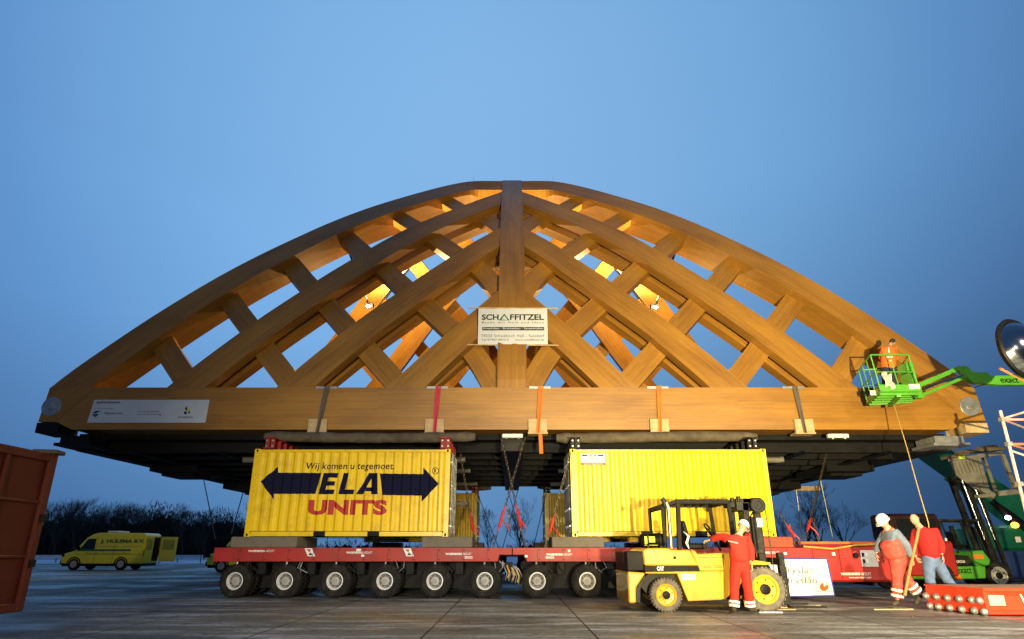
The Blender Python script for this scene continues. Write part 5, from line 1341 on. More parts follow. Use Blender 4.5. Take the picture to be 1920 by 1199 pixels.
jb((1716,726),(1800,690), .14, .13); jb((1722,744),(1810,707), .14, .09); jb((1718,722),(1724,748), .16, .2, 'mount'); jb((1796,690),(1809,706), .18, .14, 'knuckle')
m = MB(); m.tube([P(1733,728,YJ-.05), P(1805,704,YJ-.05)], .03, 8); m.build('cylinder', CHROME, lift, smooth=True)
m = MB(); pp = [(1800,688),(1810,689),(1822,700),(1846,700),(1854,707),(1868,707),(1868,723),(1822,720),(1812,712)]
m.prism([(P(*p, YJ).x, P(*p, YJ).z) for p in pp], YJ-.11, YJ+.11); m.build('boom_head', GREEN, lift, bevel=.012)
a = P(1864,714.5,YJ); e1 = V(20.6, YJ+.2, a.z+.05)
m = MB(); m.bar(a, e1, .2, .29); bm_ = m.build('boom', GREEN, lift, bevel=.015)
ctext(bm_, 'exact', 1877, 1911, 708.5, 718, YJ-.112, BLACK, bold=.01)
m = MB(); m.tube([P(1818,722,YJ-.1), P(1826,727,YJ-.12), P(1850,720,YJ-.12)], .012, 6); m.tube([P(1735,733,YJ), P(1712,744,YJ), P(1706,738,YJ)], .018, 6); m.build('hose', BLACKMETAL, lift)
m = MB(); m.bar(e1+V(0,.22,.2), V(19.0,19.6,1.4), .26, .26); m.build('riser', GREEN, lift, bevel=.015)
m = MB(); m.box(18.2, 22.4, 18.5, 20.7, .55, 1.15); m.box(18.6, 22.0, 18.7, 20.5, 1.15, 1.7); m.build('chassis', GREEN, lift, bevel=.05)
for X in (18.8, 21.8):
    for Y in (18.5, 20.7): fwheel(V(X,0,.45), .45, .32, parent=lift, y0=Y, rim=WHITE, tyre=RUBBER)
m = MB(); m.tube([P(1675,756,20.0), P(1700,838,19.2), P(1722,918,18.5), P(1741,982,18.0), P(1744,1060,18.1), P(1746,1126,18.1)], .014, 6)
o = m.build('hanging_rope', ROPE, None, smooth=True); tag(recenter(o), 'long yellow rope hanging from the green basket towards the bald man', 'rope')
# ================================================================== green forklift
YG_ = 24.3; GW = 1.3
gf = empty('forklift_truck', (P(1800,1100,YG_).x, YG_+GW/2, 0), 'green forklift with dark raised mast behind the bald man, marked exact', 'forklift')
def gpoly(pts, y0, y1, matr, name, parent=None, bev=.02):
    m = MB(); m.prism([(z5(*p, YG_).x, z5(*p, YG_).z) for p in pts], y0, y1); return m.build(name, matr, parent or gf, bevel=bev)
gz = lambda zx, zy, dy=0: z5(zx, zy, YG_+dy)
gpoly([(470,690),(640,690),(700,700),(1062,690),(1066,792),(860,802),(845,740),(740,712),(640,740),(600,800),(480,800)], YG_, YG_+GW, GREEN, 'body')
gpoly([(640,600),(760,600),(945,610),(980,690),(640,692)], YG_+.08, YG_+GW-.08, BLACKMETAL, 'engine_cover', bev=.04)
gpoly([(930,575),(1040,565),(1100,640),(1100,690),(985,692),(950,640)], YG_, YG_+GW, GREEN, 'front_cowl', bev=.03)
gpoly([(955,600),(1035,600),(1050,632),(965,634)], YG_-.01, YG_+.02, ORANGE, 'tail_lamp', bev=0)
m = MB(); ctr_ = gz(700, 812); n = 14
for k in range(n):
    a0_, a1_ = R(-5+110*k/n), R(-5+110*(k+1)/n); q = []
    for (r, a_) in ((.62,a0_),(.78,a0_),(.78,a1_),(.62,a1_)): q.append(V(ctr_.x+r*math.cos(a_)*.95, YG_-.03, ctr_.z+r*math.sin(a_)*.62+.05))
    m.prism3(q, None, (0,.3,0))
m.build('wheel_fender', ORANGE, gf)
gr = MB(); c = gz(1165,770)
fwheel(V(c.x,0,.42), .44, .32, parent=gf, y0=YG_+.1, tyre=RUBBER, rim=RIMDARK); fwheel(V(c.x,0,.42), .44, .32, parent=gf, y0=YG_+GW-.1, tyre=RUBBER, rim=RIMDARK)
c = gz(700,800); fwheel(V(c.x,0,.32), .33, .26, parent=gf, y0=YG_+.12, tyre=RUBBER, rim=RIMDARK); fwheel(V(c.x,0,.32), .33, .26, parent=gf, y0=YG_+GW-.12, tyre=RUBBER, rim=RIMDARK)
ctext(gf, 'exact', 1796, 1823, 1065, 1075.5, YG_-.012, BLACK, bold=.01)
ctext(gf, 'CPCD30', 1794, 1810, 1051, 1056, YG_+.06, WHITE, bold=.03)
m = MB()
for Y in (YG_+.12, YG_+GW-.12):
    m.bar(gz(690,322)+V(0,Y-YG_,0), gz(1060,326)+V(0,Y-YG_,0), .07, .07); m.bar(gz(700,322)+V(0,Y-YG_,0), gz(765,680)+V(0,Y-YG_,0), .06, .06); m.bar(gz(1050,326)+V(0,Y-YG_,0), gz(1120,620)+V(0,Y-YG_,0), .06, .06); m.bar(gz(870,330)+V(0,Y-YG_,0), gz(960,560)+V(0,Y-YG_,0), .04, .04)
for k in range(7): 
    a = gz(720+k*52, 322); m.bar(a+V(0,.12,0), a+V(0,GW-.12,0), .03, .05)
m.build('overhead_guard', BLACKMETAL, gf)
m = MB(); a = gz(625,318,.2); m.ball(a+V(0,0,.06), (.17,.1,.08), 12, 8); m.build('beacon', LAMPR, gf, smooth=True)
m = MB(); a = gz(850,560,.65); m.obox(a+V(0,0,.1), (.5,.5,.12)); m.obox(a+V(-.2,0,.35), (.1,.5,.55)); m.build('seat', BLACK, gf, bevel=.03)
m = MB(); a = gz(850,490,.5); m.tube([a+V(-.0,0,-.5), a], .025, 6); M = Matrix.Rotation(R(50), 3, 'Y'); m.tube([a+M@V(.16*math.cos(k*.35),.16*math.sin(k*.35),0) for k in range(19)], .014, 5, caps=False); m.build('steering_wheel', BLACK, gf)
# control column silhouettes
m = MB(); a = gz(790,380,.4); m.box(a.x-.05,a.x+.08,a.y,a.y+.1,a.z-.2,a.z+.05); m.box(a.x+.02,a.x+.14,a.y,a.y+.1,a.z-.42,a.z-.25); m.bar(a+V(.05,0,-.9), a+V(0,0,.0), .03); m.build('work_lamp', BLACKMETAL, gf)
m = MB(); c = gz(752,520,-.1); m.lathe([(.14,-.28),(.14,-.26),(.10,-.25),(.03,.22),(0,.23)], (c.x,c.y,c.z), 'z', 16); cn_ = m.build('cone_body', mat('cone_white', (.75,.72,.70), .5), gf, smooth=True)
m = MB(); m.lathe([(.105,-.16),(.075,-.04)], (c.x,c.y,c.z), 'z', 16); m.lathe([(.06,.04),(.045,.12)], (c.x,c.y,c.z), 'z', 16); m.build('red_band', TEXTRED, cn_)
# mast
top0 = P(1792,893,YG_+.6); bot0 = P(1868,1090,YG_+.6)
m = MB(); dv = (bot0-top0).normalized()
for Y in (.25, GW-.35):
    off = V(0,Y-.6,0)
    m.bar(top0+off, bot0+off, .20, .10); m.bar(top0+off+V(.34,0,.05), bot0+off+V(.28,0,.15), .12, .10)
for q in (.06,.45,.8): m.bar(top0.lerp(bot0,q)+V(.05,-.45,0), top0.lerp(bot0,q)+V(.05,.45,0), .1, .14)
m.build('mast', BLACKMETAL, gf)
m = MB()
for dx, Y in ((-.13,-.42),(.24,-.42)): m.tube([top0+V(dx,Y,.05), top0.lerp(bot0,.62)+V(dx,Y,0)], .035, 10)
m.build('chrome_rod', CHROME, gf, smooth=True)
m = MB(); m.tube([top0.lerp(bot0,.5)+V(-.25,-.3,0), top0.lerp(bot0,.92)+V(-.1,-.3,0)], .05, 10); m.build('lift_cylinder', BLACK, gf, smooth=True)
# steel cage on the forks
YK = YG_-.1
zk = zp(1420, 800, 3.006)
def k6(x, y, dy=0): return P(*zk(x, y), YK+dy)
cage = empty('steel_cage', k6(1290,380), 'grey slatted steel cage with timber on top, lifted on the green forklift mast', 'cage')
m = MB(); m.prism3([k6(1085,190), k6(1238,168), k6(1296,375), k6(1215,345), k6(1118,275)], None, (0,.03,0)); m.build('side_panel', GREYMET, cage)
m = MB()
for k in range(7):
    a = k6(1098+k*20, 205-k*3, -.03); b = k6(1120+k*21, 268-k*2, -.03); m.bar(a, b, .05, .05)
m.build('slat', GREYMET, cage)
m = MB()
F4 = [k6(1240,168), k6(1378,150), k6(1458,362), k6(1302,385)]
for i in range(4): m.bar(F4[i], F4[(i+1) % 4], .12, .14)
F5 = [p+V(0,1.0,0) for p in F4]
for i in range(4): m.bar(F5[i], F5[(i+1) % 4], .10, .10); m.bar(F4[i], F5[i], .10, .10)
m.bar(k6(1085,190), k6(1240,168), .1, .1); m.bar(k6(1085,190,1.0), k6(1240,168,1.0), .1, .1); m.bar(k6(1085,190), k6(1085,190,1.0), .1, .1)
m.build('frame', GREYMET, cage, bevel=.01)
m = MB(); m.bar(k6(1235,395), k6(1470,372), .25, .12); m.bar(k6(1250,345), k6(1330,395), .2, .2); m.build('base_beam', GREYMET, cage, bevel=.01)
m = MB(); m.bar(k6(1085,172)+V(0,.3,0), k6(1200,150)+V(0,.3,0), .5, .10); m.bar(k6(1170,140)+V(0,.3,0), k6(1395,122)+V(0,.3,0), .6, .12); m.bar(k6(1290,130)+V(0,.3,.1), k6(1370,122)+V(0,.3,.1), .4, .1); m.build('top_timber', ROUGHWOOD, cage, bevel=.01)
m = MB(); m.obox(k6(1152,175,-.05), (.22,.05,.1)); m.build('yellow_tag', YG, cage)

# ================================================================== dark green crane
YCN = 31
crane = empty('mobile_crane', (P(1915,1030,YCN).x, YCN, 0), 'dark green mobile crane at the right edge with its thick boom sloping up left', 'crane')
m = MB(); a = P(1712,823,YCN+.5); b = P(1945,990,YCN+.5); m.bar(a, b, .9, .95); m.bar(a.lerp(b,.35), b, 1.05, 1.1); m.build('boom', DKGREEN, crane, bevel=.04)
m = MB(); m.tube([k6(1320,420,YCN-YK), k6(1420,500,YCN-YK), k6(1530,585,YCN-YK)], [.12,.2,.2], 12); m.build('boom_cylinder', BLACK, crane, smooth=True)
a = P(1856,1033,YCN); b = P(1990,985,YCN)
m = MB(); m.box(a.x, b.x+3, YCN, YCN+2.6, a.z, b.z); m.build('body', DKGREEN, crane, bevel=.12)
m = MB(); m.box(a.x+.6, b.x+3, YCN+.1, YCN+2.5, a.z-.5, a.z-.01); m.build('chassis', BLACKMETAL, crane)
for k in range(3): fwheel(V(a.x+1.6+k*1.9,0,.6), .6, .4, parent=crane, y0=YCN+.2, tyre=RUBBER, rim=RIMDARK)
for p_, mt, r in (((1903,985),LAMPA,.13),((1890,971),LAMPW,.10)):
    m = MB(); c = P(*p_, YCN-.1); m.ball(c, (r*1.3,r,r), 12, 8); m.build('lamp', mt, crane, smooth=True)
m = MB(); c = P(1909,1012,YCN); m.box(c.x-.12,c.x+.12,YCN-.01,YCN+.01,c.z-.12,c.z+.12); m.build('label_plate', WHITE, crane)
t = empty('storage_container', (P(1900,1060,29).x+1.5, 30, 0), 'dark blue container on the ground at the right edge behind the green forklift wheel', 'container')
a = P(1866,1072,29); b = P(1866,1034,29)
m = MB(); m.box(a.x, a.x+6, 29, 30.4, .1, b.z); bb = m.build('body', DKBLUE, t, bevel=.03)
m = MB()
for k in range(20): m.box(a.x+.2+k*.28, a.x+.32+k*.28, 28.96, 29.0, .25, b.z-.15)
m.build('ribs', DKBLUE, t)

# ================================================================== scaffold tower, right edge
SCW = mat('scaffold_white', (.60,.50,.44), .55, .1, var=.15, dirt=(.7,.20,.08), dirt_amt=.9, dscale=3)
SCO = mat('scaffold_orange', (.75,.22,.10), .55, 0, var=.15)
YSC = 16.0
sc_ = empty('scaffold_tower', (P(1876,780,YSC).x+.8, YSC+.8, 0), 'orange and white scaffold tower at the right edge of the yard', 'scaffold')
xs = P(1878,780,YSC).x; ztop = P(1878,778,YSC).z
for X in (xs, xs+1.6):
    for Y in (YSC, YSC+1.4):
        XX = X+(1.7 if Y > YSC else 0); m = MB(); m.tube([(XX,Y,0),(XX,Y,ztop+.1)], .038, 10); m.build('upright', SCW, sc_, smooth=True)
for py in (787, 833, 908):
    z = P(1885,py,YSC).z; m = MB()
    for a, b in (((xs,YSC),(xs+1.6,YSC)), ((xs+1.7,YSC+1.4),(xs+3.3,YSC+1.4)), ((xs,YSC),(xs+1.7,YSC+1.4)), ((xs+1.6,YSC),(xs+3.3,YSC+1.4))): m.tube([(*a,z),(*b,z)], .028, 8)
    m.build('ledger', SCO if py != 787 else SCW, sc_, smooth=True)
for k, z in enumerate((ztop-.1, ztop-.9, 2.1, .9)):
    m = MB(); m.tube([(xs,YSC-.04,z),(xs+1.6,YSC-.04,z+(.45 if k == 0 else -.6))], .024, 8); m.build('brace', SCW, sc_, smooth=True)
for py in (787,833,908):
    z = P(1885,py,YSC).z; m = MB(); m.obox((xs,YSC,z), (.12,.12,.10)); m.build('clamp', STEEL, sc_)

# ================================================================== sign board
yb_ = 18.55
sg_ = empty('fryslan_board', (P(1510,1118,yb_).x, yb_, 0), 'white board reading fryslan twice with an orange mark, leaning on the trailer', 'sign')
c4s = [P(1448,1119,yb_), P(1565,1117,yb_), P(1550,1048,yb_+.35), P(1440,1048,yb_+.35)]
m = MB(); m.prism3(c4s, None, (0,.04,.01)); m.build('panel', WHITE, sg_)
nv = (c4s[1]-c4s[0]).cross(c4s[3]-c4s[0]).normalized()
if nv.y > 0: nv = -nv
def on_board(px, py, off=.006):
    d = raydir(px, py); o = V(0,0,HC); t_ = (c4s[0]-o).dot(nv)/d.dot(nv); return o+d*t_+nv*off
BL = mat('blue_edge', (.02,.03,.30), .5)
for i in range(4):
    a, b = c4s[i], c4s[(i+1) % 4]; m = MB(); m.bar(a, b, .03, .03); m.build('edge_strip', BL, sg_)
TX = mat('soft_grey_lettering', (.03,.04,.08), .8, spec=.1)
for x0_, x1_, y0_, y1_ in ((1470,1525,1062,1079),(1476,1531,1082,1099)):
    o_ = on_board(x0_, y1_); ex_ = on_board(x1_, y1_)-o_; ez_ = on_board(x0_+1, y0_)-o_
    m = MB(); text_box(m, 'fryslân', o_, ex_.normalized(), ez_.normalized(), ex_.length, ez_.length, bold=-.006, spacing=1.05); m.build('lettering', TX, sg_)
c = on_board(1545,1101,.006); u_ = (on_board(1555,1101)-on_board(1545,1101)).normalized(); w_ = (on_board(1545,1091)-on_board(1545,1101)).normalized()
m = MB(); pts = [c]+[c+(u_*math.cos(a)+w_*math.sin(a))*.115 for a in [R(100+300*k/20) for k in range(21)]]
m.add(pts, [(0,k,k+1) for k in range(1,21)]); m.build('orange_mark', mat('orange_print', (.75,.13,.02), .5), sg_)

# ================================================================== bolted red beam, lower right
A_ = P(1742,1139,16.2); A_.z = .03; B_ = P(1854,1157,14.55); B_.z = .03
H_ = .50; dirf = (B_-A_); dirf.z = 0; Lf = dirf.length; dirf.normalize(); nf = V(dirf.y,-dirf.x,0)
if nf.y > 0: nf = -nf
rb = empty('bolted_steel_beam', B_+V(.6,.8,-.03), 'bright red steel beam with big silver bolt heads lying on the ground, lower right', 'steel beam')
Lw = V(3.6,-.15,0)
m = MB(); m.prism3([A_, B_, B_+V(0,0,H_), A_+V(0,0,H_)], None, (-nf*.05)); m.build('end_plate', BRIGHTRED, rb, bevel=.004)
W0 = B_-nf*.0; Wd = V(0,1.6,0)
m = MB(); m.bar(W0+V(0,.06,0)+V(0,0,H_-.03), W0+Lw+V(0,.06,H_-.03), .16, .06); m.bar(W0+V(0,.06,.03), W0+Lw+V(0,.06,.03), .16, .06)
m.prism3([W0+V(0,.10,.05), W0+Lw+V(0,.10,.05), W0+Lw+V(0,.10,H_-.05), W0+V(0,.10,H_-.05)], None, (0,.03,0))
m.bar(W0+V(.03,.04,0), W0+V(.03,.04,H_), .07, .07); m.build('side_channel', BRIGHTRED, rb, bevel=.004)
TOPM = mat('dusty_beam_top', (.34,.20,.12), .8, 0, var=.25, dirt=(.45,.07,.03), dirt_amt=.6, dscale=2)
m = MB(); t4 = [A_+V(0,.03,H_-.03), B_+V(0,.14,H_-.03), B_+Lw+V(0,.14,H_-.03), A_+Lw*1.25+V(0,.1,H_-.03)]
m.prism3(t4, None, (0,0,.025)); m.build('top_plate', TOPM, rb)
m = MB(); m.prism3([p+V(0,0,-H_+.05) for p in t4], None, (0,0,H_-.12)); ic = m.build('core', RED, rb)
zb = 4.281
for row in ([(588,932),(671,940),(759,948),(855,956),(955,964),(1020,970)], [(622,1013),(688,1019),(779,1028),(876,1039),(977,1050),(1057,1061)]):
    for (x, y) in row:
        d = raydir(*q5(x, y)); o = V(0,0,HC); tt = (A_-o).dot(nf)/d.dot(nf); c = o+d*tt
        m = MB(); b0 = 0; m.lathe([(0,.085),(.035,.08),(.055,.06),(.062,.035),(.062,.012),(.075,.01),(.078,0)], (0,0,0), 'y', 14)
        ang = math.atan2(nf.x, nf.y); Mz = Matrix.Rotation(-ang, 3, 'Z'); m.v = [c+Mz@v for v in m.v]; m.build('bolt_head', STEEL, rb, smooth=True)
m = MB(); a = W0+V(.14,.085,.16); m.prism3([a, a+V(.32,-.012,0), a+V(.32,-.012,.2), a+V(0,0,.2)], None, (0,.01,0)); m.build('label_plate', mat('plate_grey', (.40,.38,.36), .5), rb)
m = MB(); text_box(m, 'W', W0+V(.78,.05,.12), V(1,-.03,0).normalized(), (0,0,1), .26, .26, bold=.02); m.build('lettering', WHITE, rb)

# ================================================================== red container, left edge
t = empty('steel_container', (-9.5, 8.7, 0), 'dark orange-red ribbed steel container cut by the left edge of the photo', 'container')
xr_c = -8.36; y0_, y1_ = 5.6, 12.0; z0_, z1_ = .30, 2.92
m = MB(); m.box(xr_c-2.3, xr_c-.03, y0_, y1_, z0_+.12, z1_-.06); m.build('body', OXRED, t, bevel=.02)
m = MB()
for z in (z0_, z1_-.14): m.box(xr_c-.02, xr_c+.04, y0_, y1_, z, z+.14); m.box(xr_c-2.3, xr_c+.04, y1_-.04, y1_+.03, z, z+.14)
m.box(xr_c-.02, xr_c+.05, y1_-.14, y1_+.03, z0_, z1_); m.box(xr_c-2.35, xr_c-2.2, y1_-.14, y1_+.03, z0_, z1_)
for y in (7.0, 8.3, 9.5, 10.85): m.box(xr_c-.02, xr_c+.03, y, y+.07, z0_+.12, z1_-.1)
for z in (1.15, 2.05): m.box(xr_c-.02, xr_c+.025, y0_, y1_-.1, z, z+.05)
m.build('frame', OXRED, t, bevel=.01)
m = MB()
for z in (1.0, 1.75): m.box(xr_c+.02, xr_c+.10, y1_-.12, y1_+.0, z, z+.12)
m.build('hinge', BLACKMETAL, t)
m = MB(); m.obox((xr_c-.05, y1_-.1, z1_+.03), (.4,.35,.07), Matrix.Rotation(.2,3,'Z')); m.build('rusty_lid_edge', ROUGHWOOD, t, bevel=.01)
for y in (6.2, 11.2):
    m = MB(); m.box(xr_c-2.2, xr_c, y, y+.25, 0, z0_-.004); o = m.build('timber_bearer', ROUGHWOOD, None, bevel=.01); tag(recenter(o), 'weathered timber bearer under the red container, '+('nearer one' if y < 8 else 'farther one'), 'timber', 'bearers under the red container')

# ================================================================== yellow vans
def van(loc, lab, opened=True, text=True, L_=5.6, H=2.28):
    t = empty('delivery_van', loc, lab, 'van'); x0, y0, _ = loc; x0 -= L_/2; Wv = 1.95
    prof = [(0,.38),(0,.78),(.12,1.0),(.75,1.16),(1.42,1.98),(1.75,H-.1),(2.1,H),(L_-.15,H-.02),(L_,H-.14),(L_,.38)]
    m = MB(); m.prism([(x0+a, b) for a, b in prof], y0, y0+Wv); bd = m.build('body', VANYEL, t, bevel=.06)
    m = MB(); m.box(x0+.1, x0+L_-.05, y0+.05, y0+Wv-.05, .25, .42); m.build('underbody', BLACK, t)
    m = MB(); m.box(x0-.05, x0+.35, y0+.02, y0+Wv-.02, .35, .62); m.build('bumper', BLACK, t, bevel=.04)
    m = MB(); m.prism([(x0+1.08,1.24),(x0+1.52,1.90),(x0+2.05,1.92),(x0+2.05,1.24)], y0-.008, y0+.02); m.build('side_window', GLASS, t)
    m = MB(); m.prism3([(x0+.80,y0+.12,1.22),(x0+1.40,y0+.12,1.95),(x0+1.40,y0+Wv-.12,1.95),(x0+.80,y0+Wv-.12,1.22)], None, (-.025,0,.02)); m.build('windscreen', GLASS, t)
    m = MB(); m.box(x0+1.0, x0+1.12, y0-.16, y0-.02, 1.22, 1.45); m.build('wing_mirror', BLACK, t)
    m = MB(); m.box(x0+.02, x0+.2, y0-.01, y0+.2, .82, .98); m.build('headlight', GLASS, t)
    for X in (x0+.88, x0+L_-1.35):
        for Y, sg in ((y0-.0, -1), (y0+Wv, 1)):
            w = MB(); w.lathe([(.0,-.1),(.22,-.1),(.34,-.11),(.36,-.07),(.36,.1),(0,.1)], (X, Y-sg*.1, .36), 'y', 28); wl = w.build('wheel', RUBBER, t)
            w = MB(); w.lathe([(0,-.115),(.08,-.12),(.2,-.112),(.21,-.10)], (X, Y-sg*.1, .36), 'y', 20); w.build('rim', RIMDARK, wl, smooth=True)
        a = MB(); n = 12; 
        for k in range(n):
            a0_, a1_ = math.pi*k/n, math.pi*(k+1)/n
            a.prism3([(X+r*math.cos(q), y0-.012, .36+r*math.sin(q)) for r, q in ((.38,a0_),(.46,a0_),(.46,a1_),(.38,a1_))], None, (0,.03,0))
        a.build('wheel_arch', BLACK, t)
    m = MB()
    for X in (x0+2.12, x0+3.3): m.box(X, X+.012, y0-.004, y0+.01, .45, H-.3)
    m.box(x0+.9, x0+L_-.2, y0-.004, y0+.01, .95, .965); m.build('door_seam', BLACK, bd)
    if text:
        for (s_, xx, zz, w, h, mt, k) in (('J. HULSMA B.V.', x0+2.35, 1.60, 2.85, .28, VANGREEN, dict(bold=.05)), ('installatie - techniek', x0+2.3, 1.42, 2.75, .07, VANGREEN, {}), ('Sneek  Leeuwarden', x0+1.5, .98, 2.9, .10, VANGREEN, {})):
            m = MB(); text_box(m, s_, (xx, y0-.010, zz), (1,0,0), (0,0,1), w, h, **k); m.build('lettering', mt, bd)
        m = MB(); m.box(x0+1.0, x0+4.4, y0-.011, y0-.004, 1.16, 1.27); m.build('green_stripe', VANGREEN, bd)
    # roof light bar
    m = MB(); m.box(x0+2.5, x0+3.2, y0+.3, y0+Wv-.3, H+.02, H+.13); m.build('light_bar', WHITE, t, bevel=.03)
    # rear: black sheet standing in for the shaded load space, open doors
    X = x0+L_
    m = MB(); m.box(X+.002, X+.01, y0+.12, y0+Wv-.12, .55, H-.25); m.build('dark_load_sheet', BLACK, t)
    if opened:
        for sgn, yy in ((-1, y0+.04), (1, y0+Wv-.04)):
            ang = R(28 if sgn < 0 else 12); a = V(X+.02, yy, 0); dx = V(math.cos(ang)*.0+.62 if sgn < 0 else .95, sgn*.55*.4 if sgn < 0 else sgn*.35, 0)
            m = MB(); q = [a+V(0,0,.5), a+dx+V(0,0,.5), a+dx+V(0,0,H-.22), a+V(0,0,H-.22)]; m.prism3(q, None, (0,.05,0)); d_ = m.build('rear_door', VANYEL, t, bevel=.01)
            m = MB(); q = [a+dx*.15+V(0,-.01,1.25), a+dx*.85+V(0,-.01,1.25), a+dx*.85+V(0,-.01,H-.4), a+dx*.15+V(0,-.01,H-.4)]
            m.prism3(q, None, (0,-.006,0)); m.build('door_trim', mat('van_trim', (.40,.42,.03), .5), d_)
    for yy in (y0+.02, y0+Wv-.12):
        m = MB(); m.box(X-.02, X+.03, yy, yy+.1, .85, 1.25); m.build('tail_lamp', TEXTRED, t)
    return t
a = P(109,1070,44.3); b = P(263,1070,44.3)
van(((a.x+b.x)/2, 44.3, 0), 'yellow van with green lettering and open rear doors, parked behind on the left', L_=b.x-a.x)
a = P(388,1066,40); van((a.x+2.7, 40, 0), 'second yellow vehicle, mostly hidden behind the left end of the trailer', opened=False, text=False, H=2.0)

# ================================================================== guard rail, fence
for x0_, x1_, lab in ((-78, -30.5, 'grey steel guard rail behind the yellow van, left length'), (-30.0, -12, 'grey steel guard rail left of the trailer, right length')):
    t = empty('guard_rail', ((x0_+x1_)/2, 68, 0), lab, 'guard rail', 'guard rails along the yard edge')
    m = MB(); m.box(x0_, x1_, 68, 68.05, .62, .72); m.box(x0_, x1_, 68.05, 68.1, .52, .62); m.box(x0_, x1_, 68, 68.05, .42, .52); m.build('rail', mat('rail_zinc', (.72,.75,.80), .6, var=.1), t)
    x = x0_+1
    while x < x1_:
        m = MB(); m.box(x-.06, x+.06, 68.1, 68.2, 0, .70); m.build('post', STEEL, t); x += 4
t = empty('wire_fence', (-40, 63, 0), 'thin dark wire fence between the van and the trees', 'fence')
m = MB()
for z in (2.2, 1.5, .9, .4): m.tube([(-75,63,z),(-5,63,z)], .018, 4)
m.build('wire', BLACKMETAL, t)
for k in range(19):
    m = MB(); m.tube([(-74+k*3.8,63,0),(-74+k*3.8,63,2.3)], .035, 6); m.build('post', BLACKMETAL, t)

# ================================================================== trees
def bare_tree(H, seed, spread=.5, twig=.02):
    rnd = random.Random(seed); tr = MB(); cw = MB()
    def grow(p, d, L_, r, lvl):
        n = 3; pts = [p]; q = p; dd = d
        for i in range(n):
            dd = (dd+V(rnd.uniform(-.22,.22), rnd.uniform(-.22,.22), rnd.uniform(-.02,.16))).normalized(); q = q+dd*L_/n; pts.append(q)
        rs = [r*(1-.5*i/n) for i in range(n+1)]
        (tr if lvl < 2 else cw).tube(pts, rs, 6 if lvl < 2 else 3, caps=False)
        if lvl >= 5: return
        nb = [7, 4, 4, 4, 3][lvl]
        for k in range(nb):
            t_ = rnd.uniform(.35 if lvl else .28, 1); s_ = min(n-1, int(t_*n)); o = pts[s_].lerp(pts[s_+1], t_*n-s_)
            az = rnd.uniform(0, 6.28); sp = rnd.uniform(.35, .8)*spread*1.7
            u = dd.orthogonal().normalized(); w = dd.cross(u); nd = (dd+(u*math.cos(az)+w*math.sin(az))*sp+V(0,0,.12)).normalized()
            grow(o, nd, L_*rnd.uniform(.5,.72), max(twig*.4, r*(1-.5*t_)*.55), lvl+1)
        
    grow(V(0,0,-.1), V(0,0,1), H*.52, H*.018, 0)
    return tr, cw
protos = []
def bush(H, seed):
    return bare_tree(H, seed, .9)
kinds = [(9, 1, .5), (9, 2, .62), (9, 3, .42), (9, 4, .7)]
def place_tree(px, py_top, Y, k, lab, grp):
    base = V((px-CX)/F*(Y*math.cos(TILT)), Y, 0); H = P(px, py_top, Y).z
    if k not in PR:
        tr, cw = bare_tree(*kinds[k]); t = empty('bare_tree'); tr.build('trunk', BARK, t); cw.build('crown', BARK, t)
        dg_h = max(v.z for v in cw.v); PR[k] = (t, dg_h); c = t
    else: c = copy_tree(PR[k][0])
    s = H/PR[k][1]; c.location = (base.x, Y, 0); c.scale = (s*random.uniform(.9,1.2), s, s); c.rotation_euler = (0,0,random.uniform(0,6.28))
    tag(c, lab, 'tree', grp); return c
PR = {}
GT = 'bare winter trees beyond the yard'
place_tree(975, 928, 75, 0, 'tall bare tree in the centre gap under the bridge, right of the pair', GT)
place_tree(918, 948, 80, 1, 'bare tree in the centre gap beside the far left container', GT)
place_tree(1545, 902, 72, 1, 'large bare tree between the plain container and the walking men', GT)
place_tree(1478, 935, 76, 2, 'bare tree just right of the plain yellow container', GT)
place_tree(1590, 930, 78, 3, 'bare tree just left of the walking men, behind the power pack', GT)
place_tree(1510, 925, 84, 0, 'thin bare tree behind the hanging grey wires', GT)
place_tree(345, 943, 95, 3, 'spreading bare tree on the left, taller than its neighbours', GT)
place_tree(452, 938, 85, 0, 'bare tree at the left edge of the lettered container', GT)
place_tree(385, 958, 92, 2, 'slim bare tree between the spreading one and the lettered container', GT)
place_tree(145, 928, 100, 1, 'tallest bushy tree at the left end of the dark wood', GT)
place_tree(105, 936, 98, 3, 'bushy tree beside the red container edge', GT)
place_tree(700, 975, 90, 3, 'bare tree low in the slot under the lettered container', GT)
prs = [(92,940),(112,932),(138,927),(185,936),(204,935),(221,938),(254,943),(270,946),(288,950),(310,957),(330,960),(355,950),(375,962),(398,966),(440,968),(195,938),(228,945),(262,950),(295,956),(178,944),(320,968),(415,975),(90,945),(246,948),(212,942),(128,935),(162,934),(278,955),(305,962),(365,972),(430,972)]
for i, (px, py) in enumerate(prs):
    place_tree(px, py, 104+((i*7) % 12), i % 4, 'one of the many dark bare trees of the wood on the left', 'dark trees of the wood on the left')
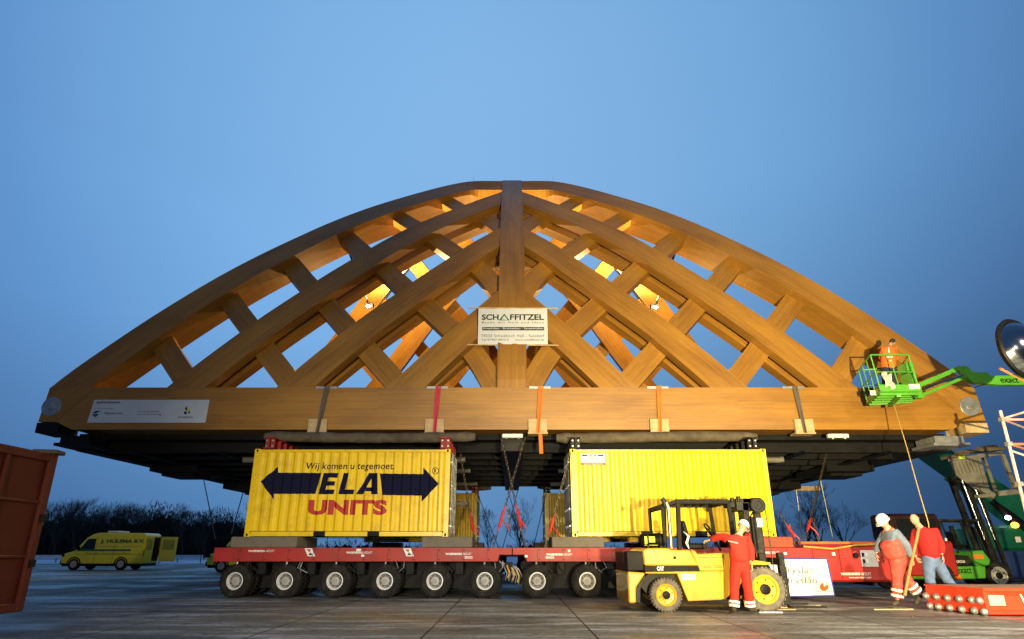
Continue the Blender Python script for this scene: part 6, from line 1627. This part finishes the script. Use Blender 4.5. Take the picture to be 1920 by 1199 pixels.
def mass(x0_, x1_, Y, hf, n, name, lab_kind, seed, dens=1.6, w=.5):
    rnd = random.Random(seed); m = MB()
    for _ in range(n):
        x = rnd.uniform(x0_, x1_); h = hf(x); z = h*(rnd.random()**dens); y = Y+rnd.uniform(0, 10)
        l = rnd.uniform(.25,.95)*w*2; a = rnd.gauss(math.pi/2, 1.1); dx, dz = math.cos(a)*l, math.sin(a)*l; th = rnd.uniform(.02,.06)*w*2
        m.add([(x-th,y,z),(x+th,y+rnd.uniform(-.2,.2),z),(x+dx,y+rnd.uniform(-.5,.5),z+dz)], [(0,1,2)])
    for _ in range(n//16):
        x = rnd.uniform(x0_, x1_); h = hf(x)*.80*rnd.uniform(.55,1); y = Y+rnd.uniform(2,9); ww = rnd.uniform(.4,1.2)
        m.add([(x-ww,y,0),(x+ww,y,0),(x+ww*.5,y,h*.8),(x,y,h),(x-ww*.6,y,h*.75)], [(0,1,2,3,4)])
    o = m.build(name, BARK); tag(o, kind='stuff'); return o
hfun = lambda x: 7.2+1.1*math.sin(x*.21)+.8*math.sin(x*.53+1)+.4*math.sin(x*1.3)-max(0, (x+62))*.09
mass(-115, -42, 106, hfun, 60000, 'undergrowth', None, 5)
mass(-48, 75, 118, lambda x: 2.0+.7*math.sin(x*.17)+.4*math.sin(x*.6), 12000, 'hedge', None, 8)

# ================================================================== convex mirror, right edge
cm_ = P(1915, 655, 14.0); KS = 1.56
mr_ = empty('convex_mirror', (14.3, 14.2, 0), 'round black-rimmed convex mirror on an orange bracket, upper right edge', 'mirror')
Mt = Matrix.Rotation(R(-4), 3, 'X')@Matrix.Rotation(R(22), 3, 'Z')
b = MB(); b.lathe([(0,-.25),(.12,-.238),(.22,-.205),(.30,-.155),(.37,-.085),(.42,0)], (0,0,0), 'y', 40); b.v = [cm_+Mt@(v*KS) for v in b.v]; b.build('mirror_glass', mat('mirror_dark', (.42,.44,.48), .06, 1, var=.0), mr_, smooth=True)
b = MB(); b.lathe([(.41,.0),(.45,-.03),(.47,0),(.45,.05),(.30,.14),(0,.20)], (0,0,0), 'y', 40); b.v = [cm_+Mt@(v*KS) for v in b.v]; b.build('rim', BLACK, mr_, smooth=True)
m = MB(); m.tube([cm_+V(-.5,.12,-.42), cm_+V(.3,.2,-.85), V(14.3,14.2,cm_.z-1.1)], .03, 8); m.build('bracket', mat('bracket_orange', (.45,.18,.06), .5), mr_, smooth=True)
m = MB(); m.tube([(14.3,14.2,0),(14.3,14.2,cm_.z+.4)], .045, 12); m.build('pole', STEEL, mr_, smooth=True)

# ================================================================== small things on the ground
rnd = random.Random(3)
for i, (px, Y, l, w, a, mt, lab) in enumerate(((1455,15.9,.55,.08,5,PALEWOOD,'pale timber scrap nearest the front forklift wheel'),(1478,16.4,.7,.1,-8,PALEWOOD,'pale timber scrap under the fork tips'),(1505,16.9,.5,.09,14,PALEWOOD,'pale timber scrap in front of the white board'),(1465,16.8,.35,.12,30,ORANGE,'small orange scrap beside the fork tips'),(1430,15.2,.5,.1,0,WHITE,'flat white scrap between the boots and the forklift wheel'),(1655,15.9,.9,.025,2,PALEWOOD,'thin pale lath on the ground before the walking man'))):
    x = (px-CX)/F*(Y*math.cos(TILT)); m = MB(); m.obox((x,Y,.015), (l,w,.022), Matrix.Rotation(R(a),3,'Z')); o = m.build('timber_scrap', mt, None, bevel=.004); tag(recenter(o), lab, 'scrap', 'scraps on the ground')

for i in range(18):
    x = rnd.uniform(-4, 8.5); y = rnd.uniform(11.8, 17.5); r = rnd.uniform(.01,.024); m = MB(); m.ball((x,y,r*.6), (r*rnd.uniform(.8,1.5), r, r*.7), 7, 5)
    o = m.build('stone', mat('stone_dark', (.09,.085,.07), .9, var=.3)); tag(recenter(o), 'one of the small loose stones scattered on the concrete apron', 'stone', 'small loose stones on the concrete')
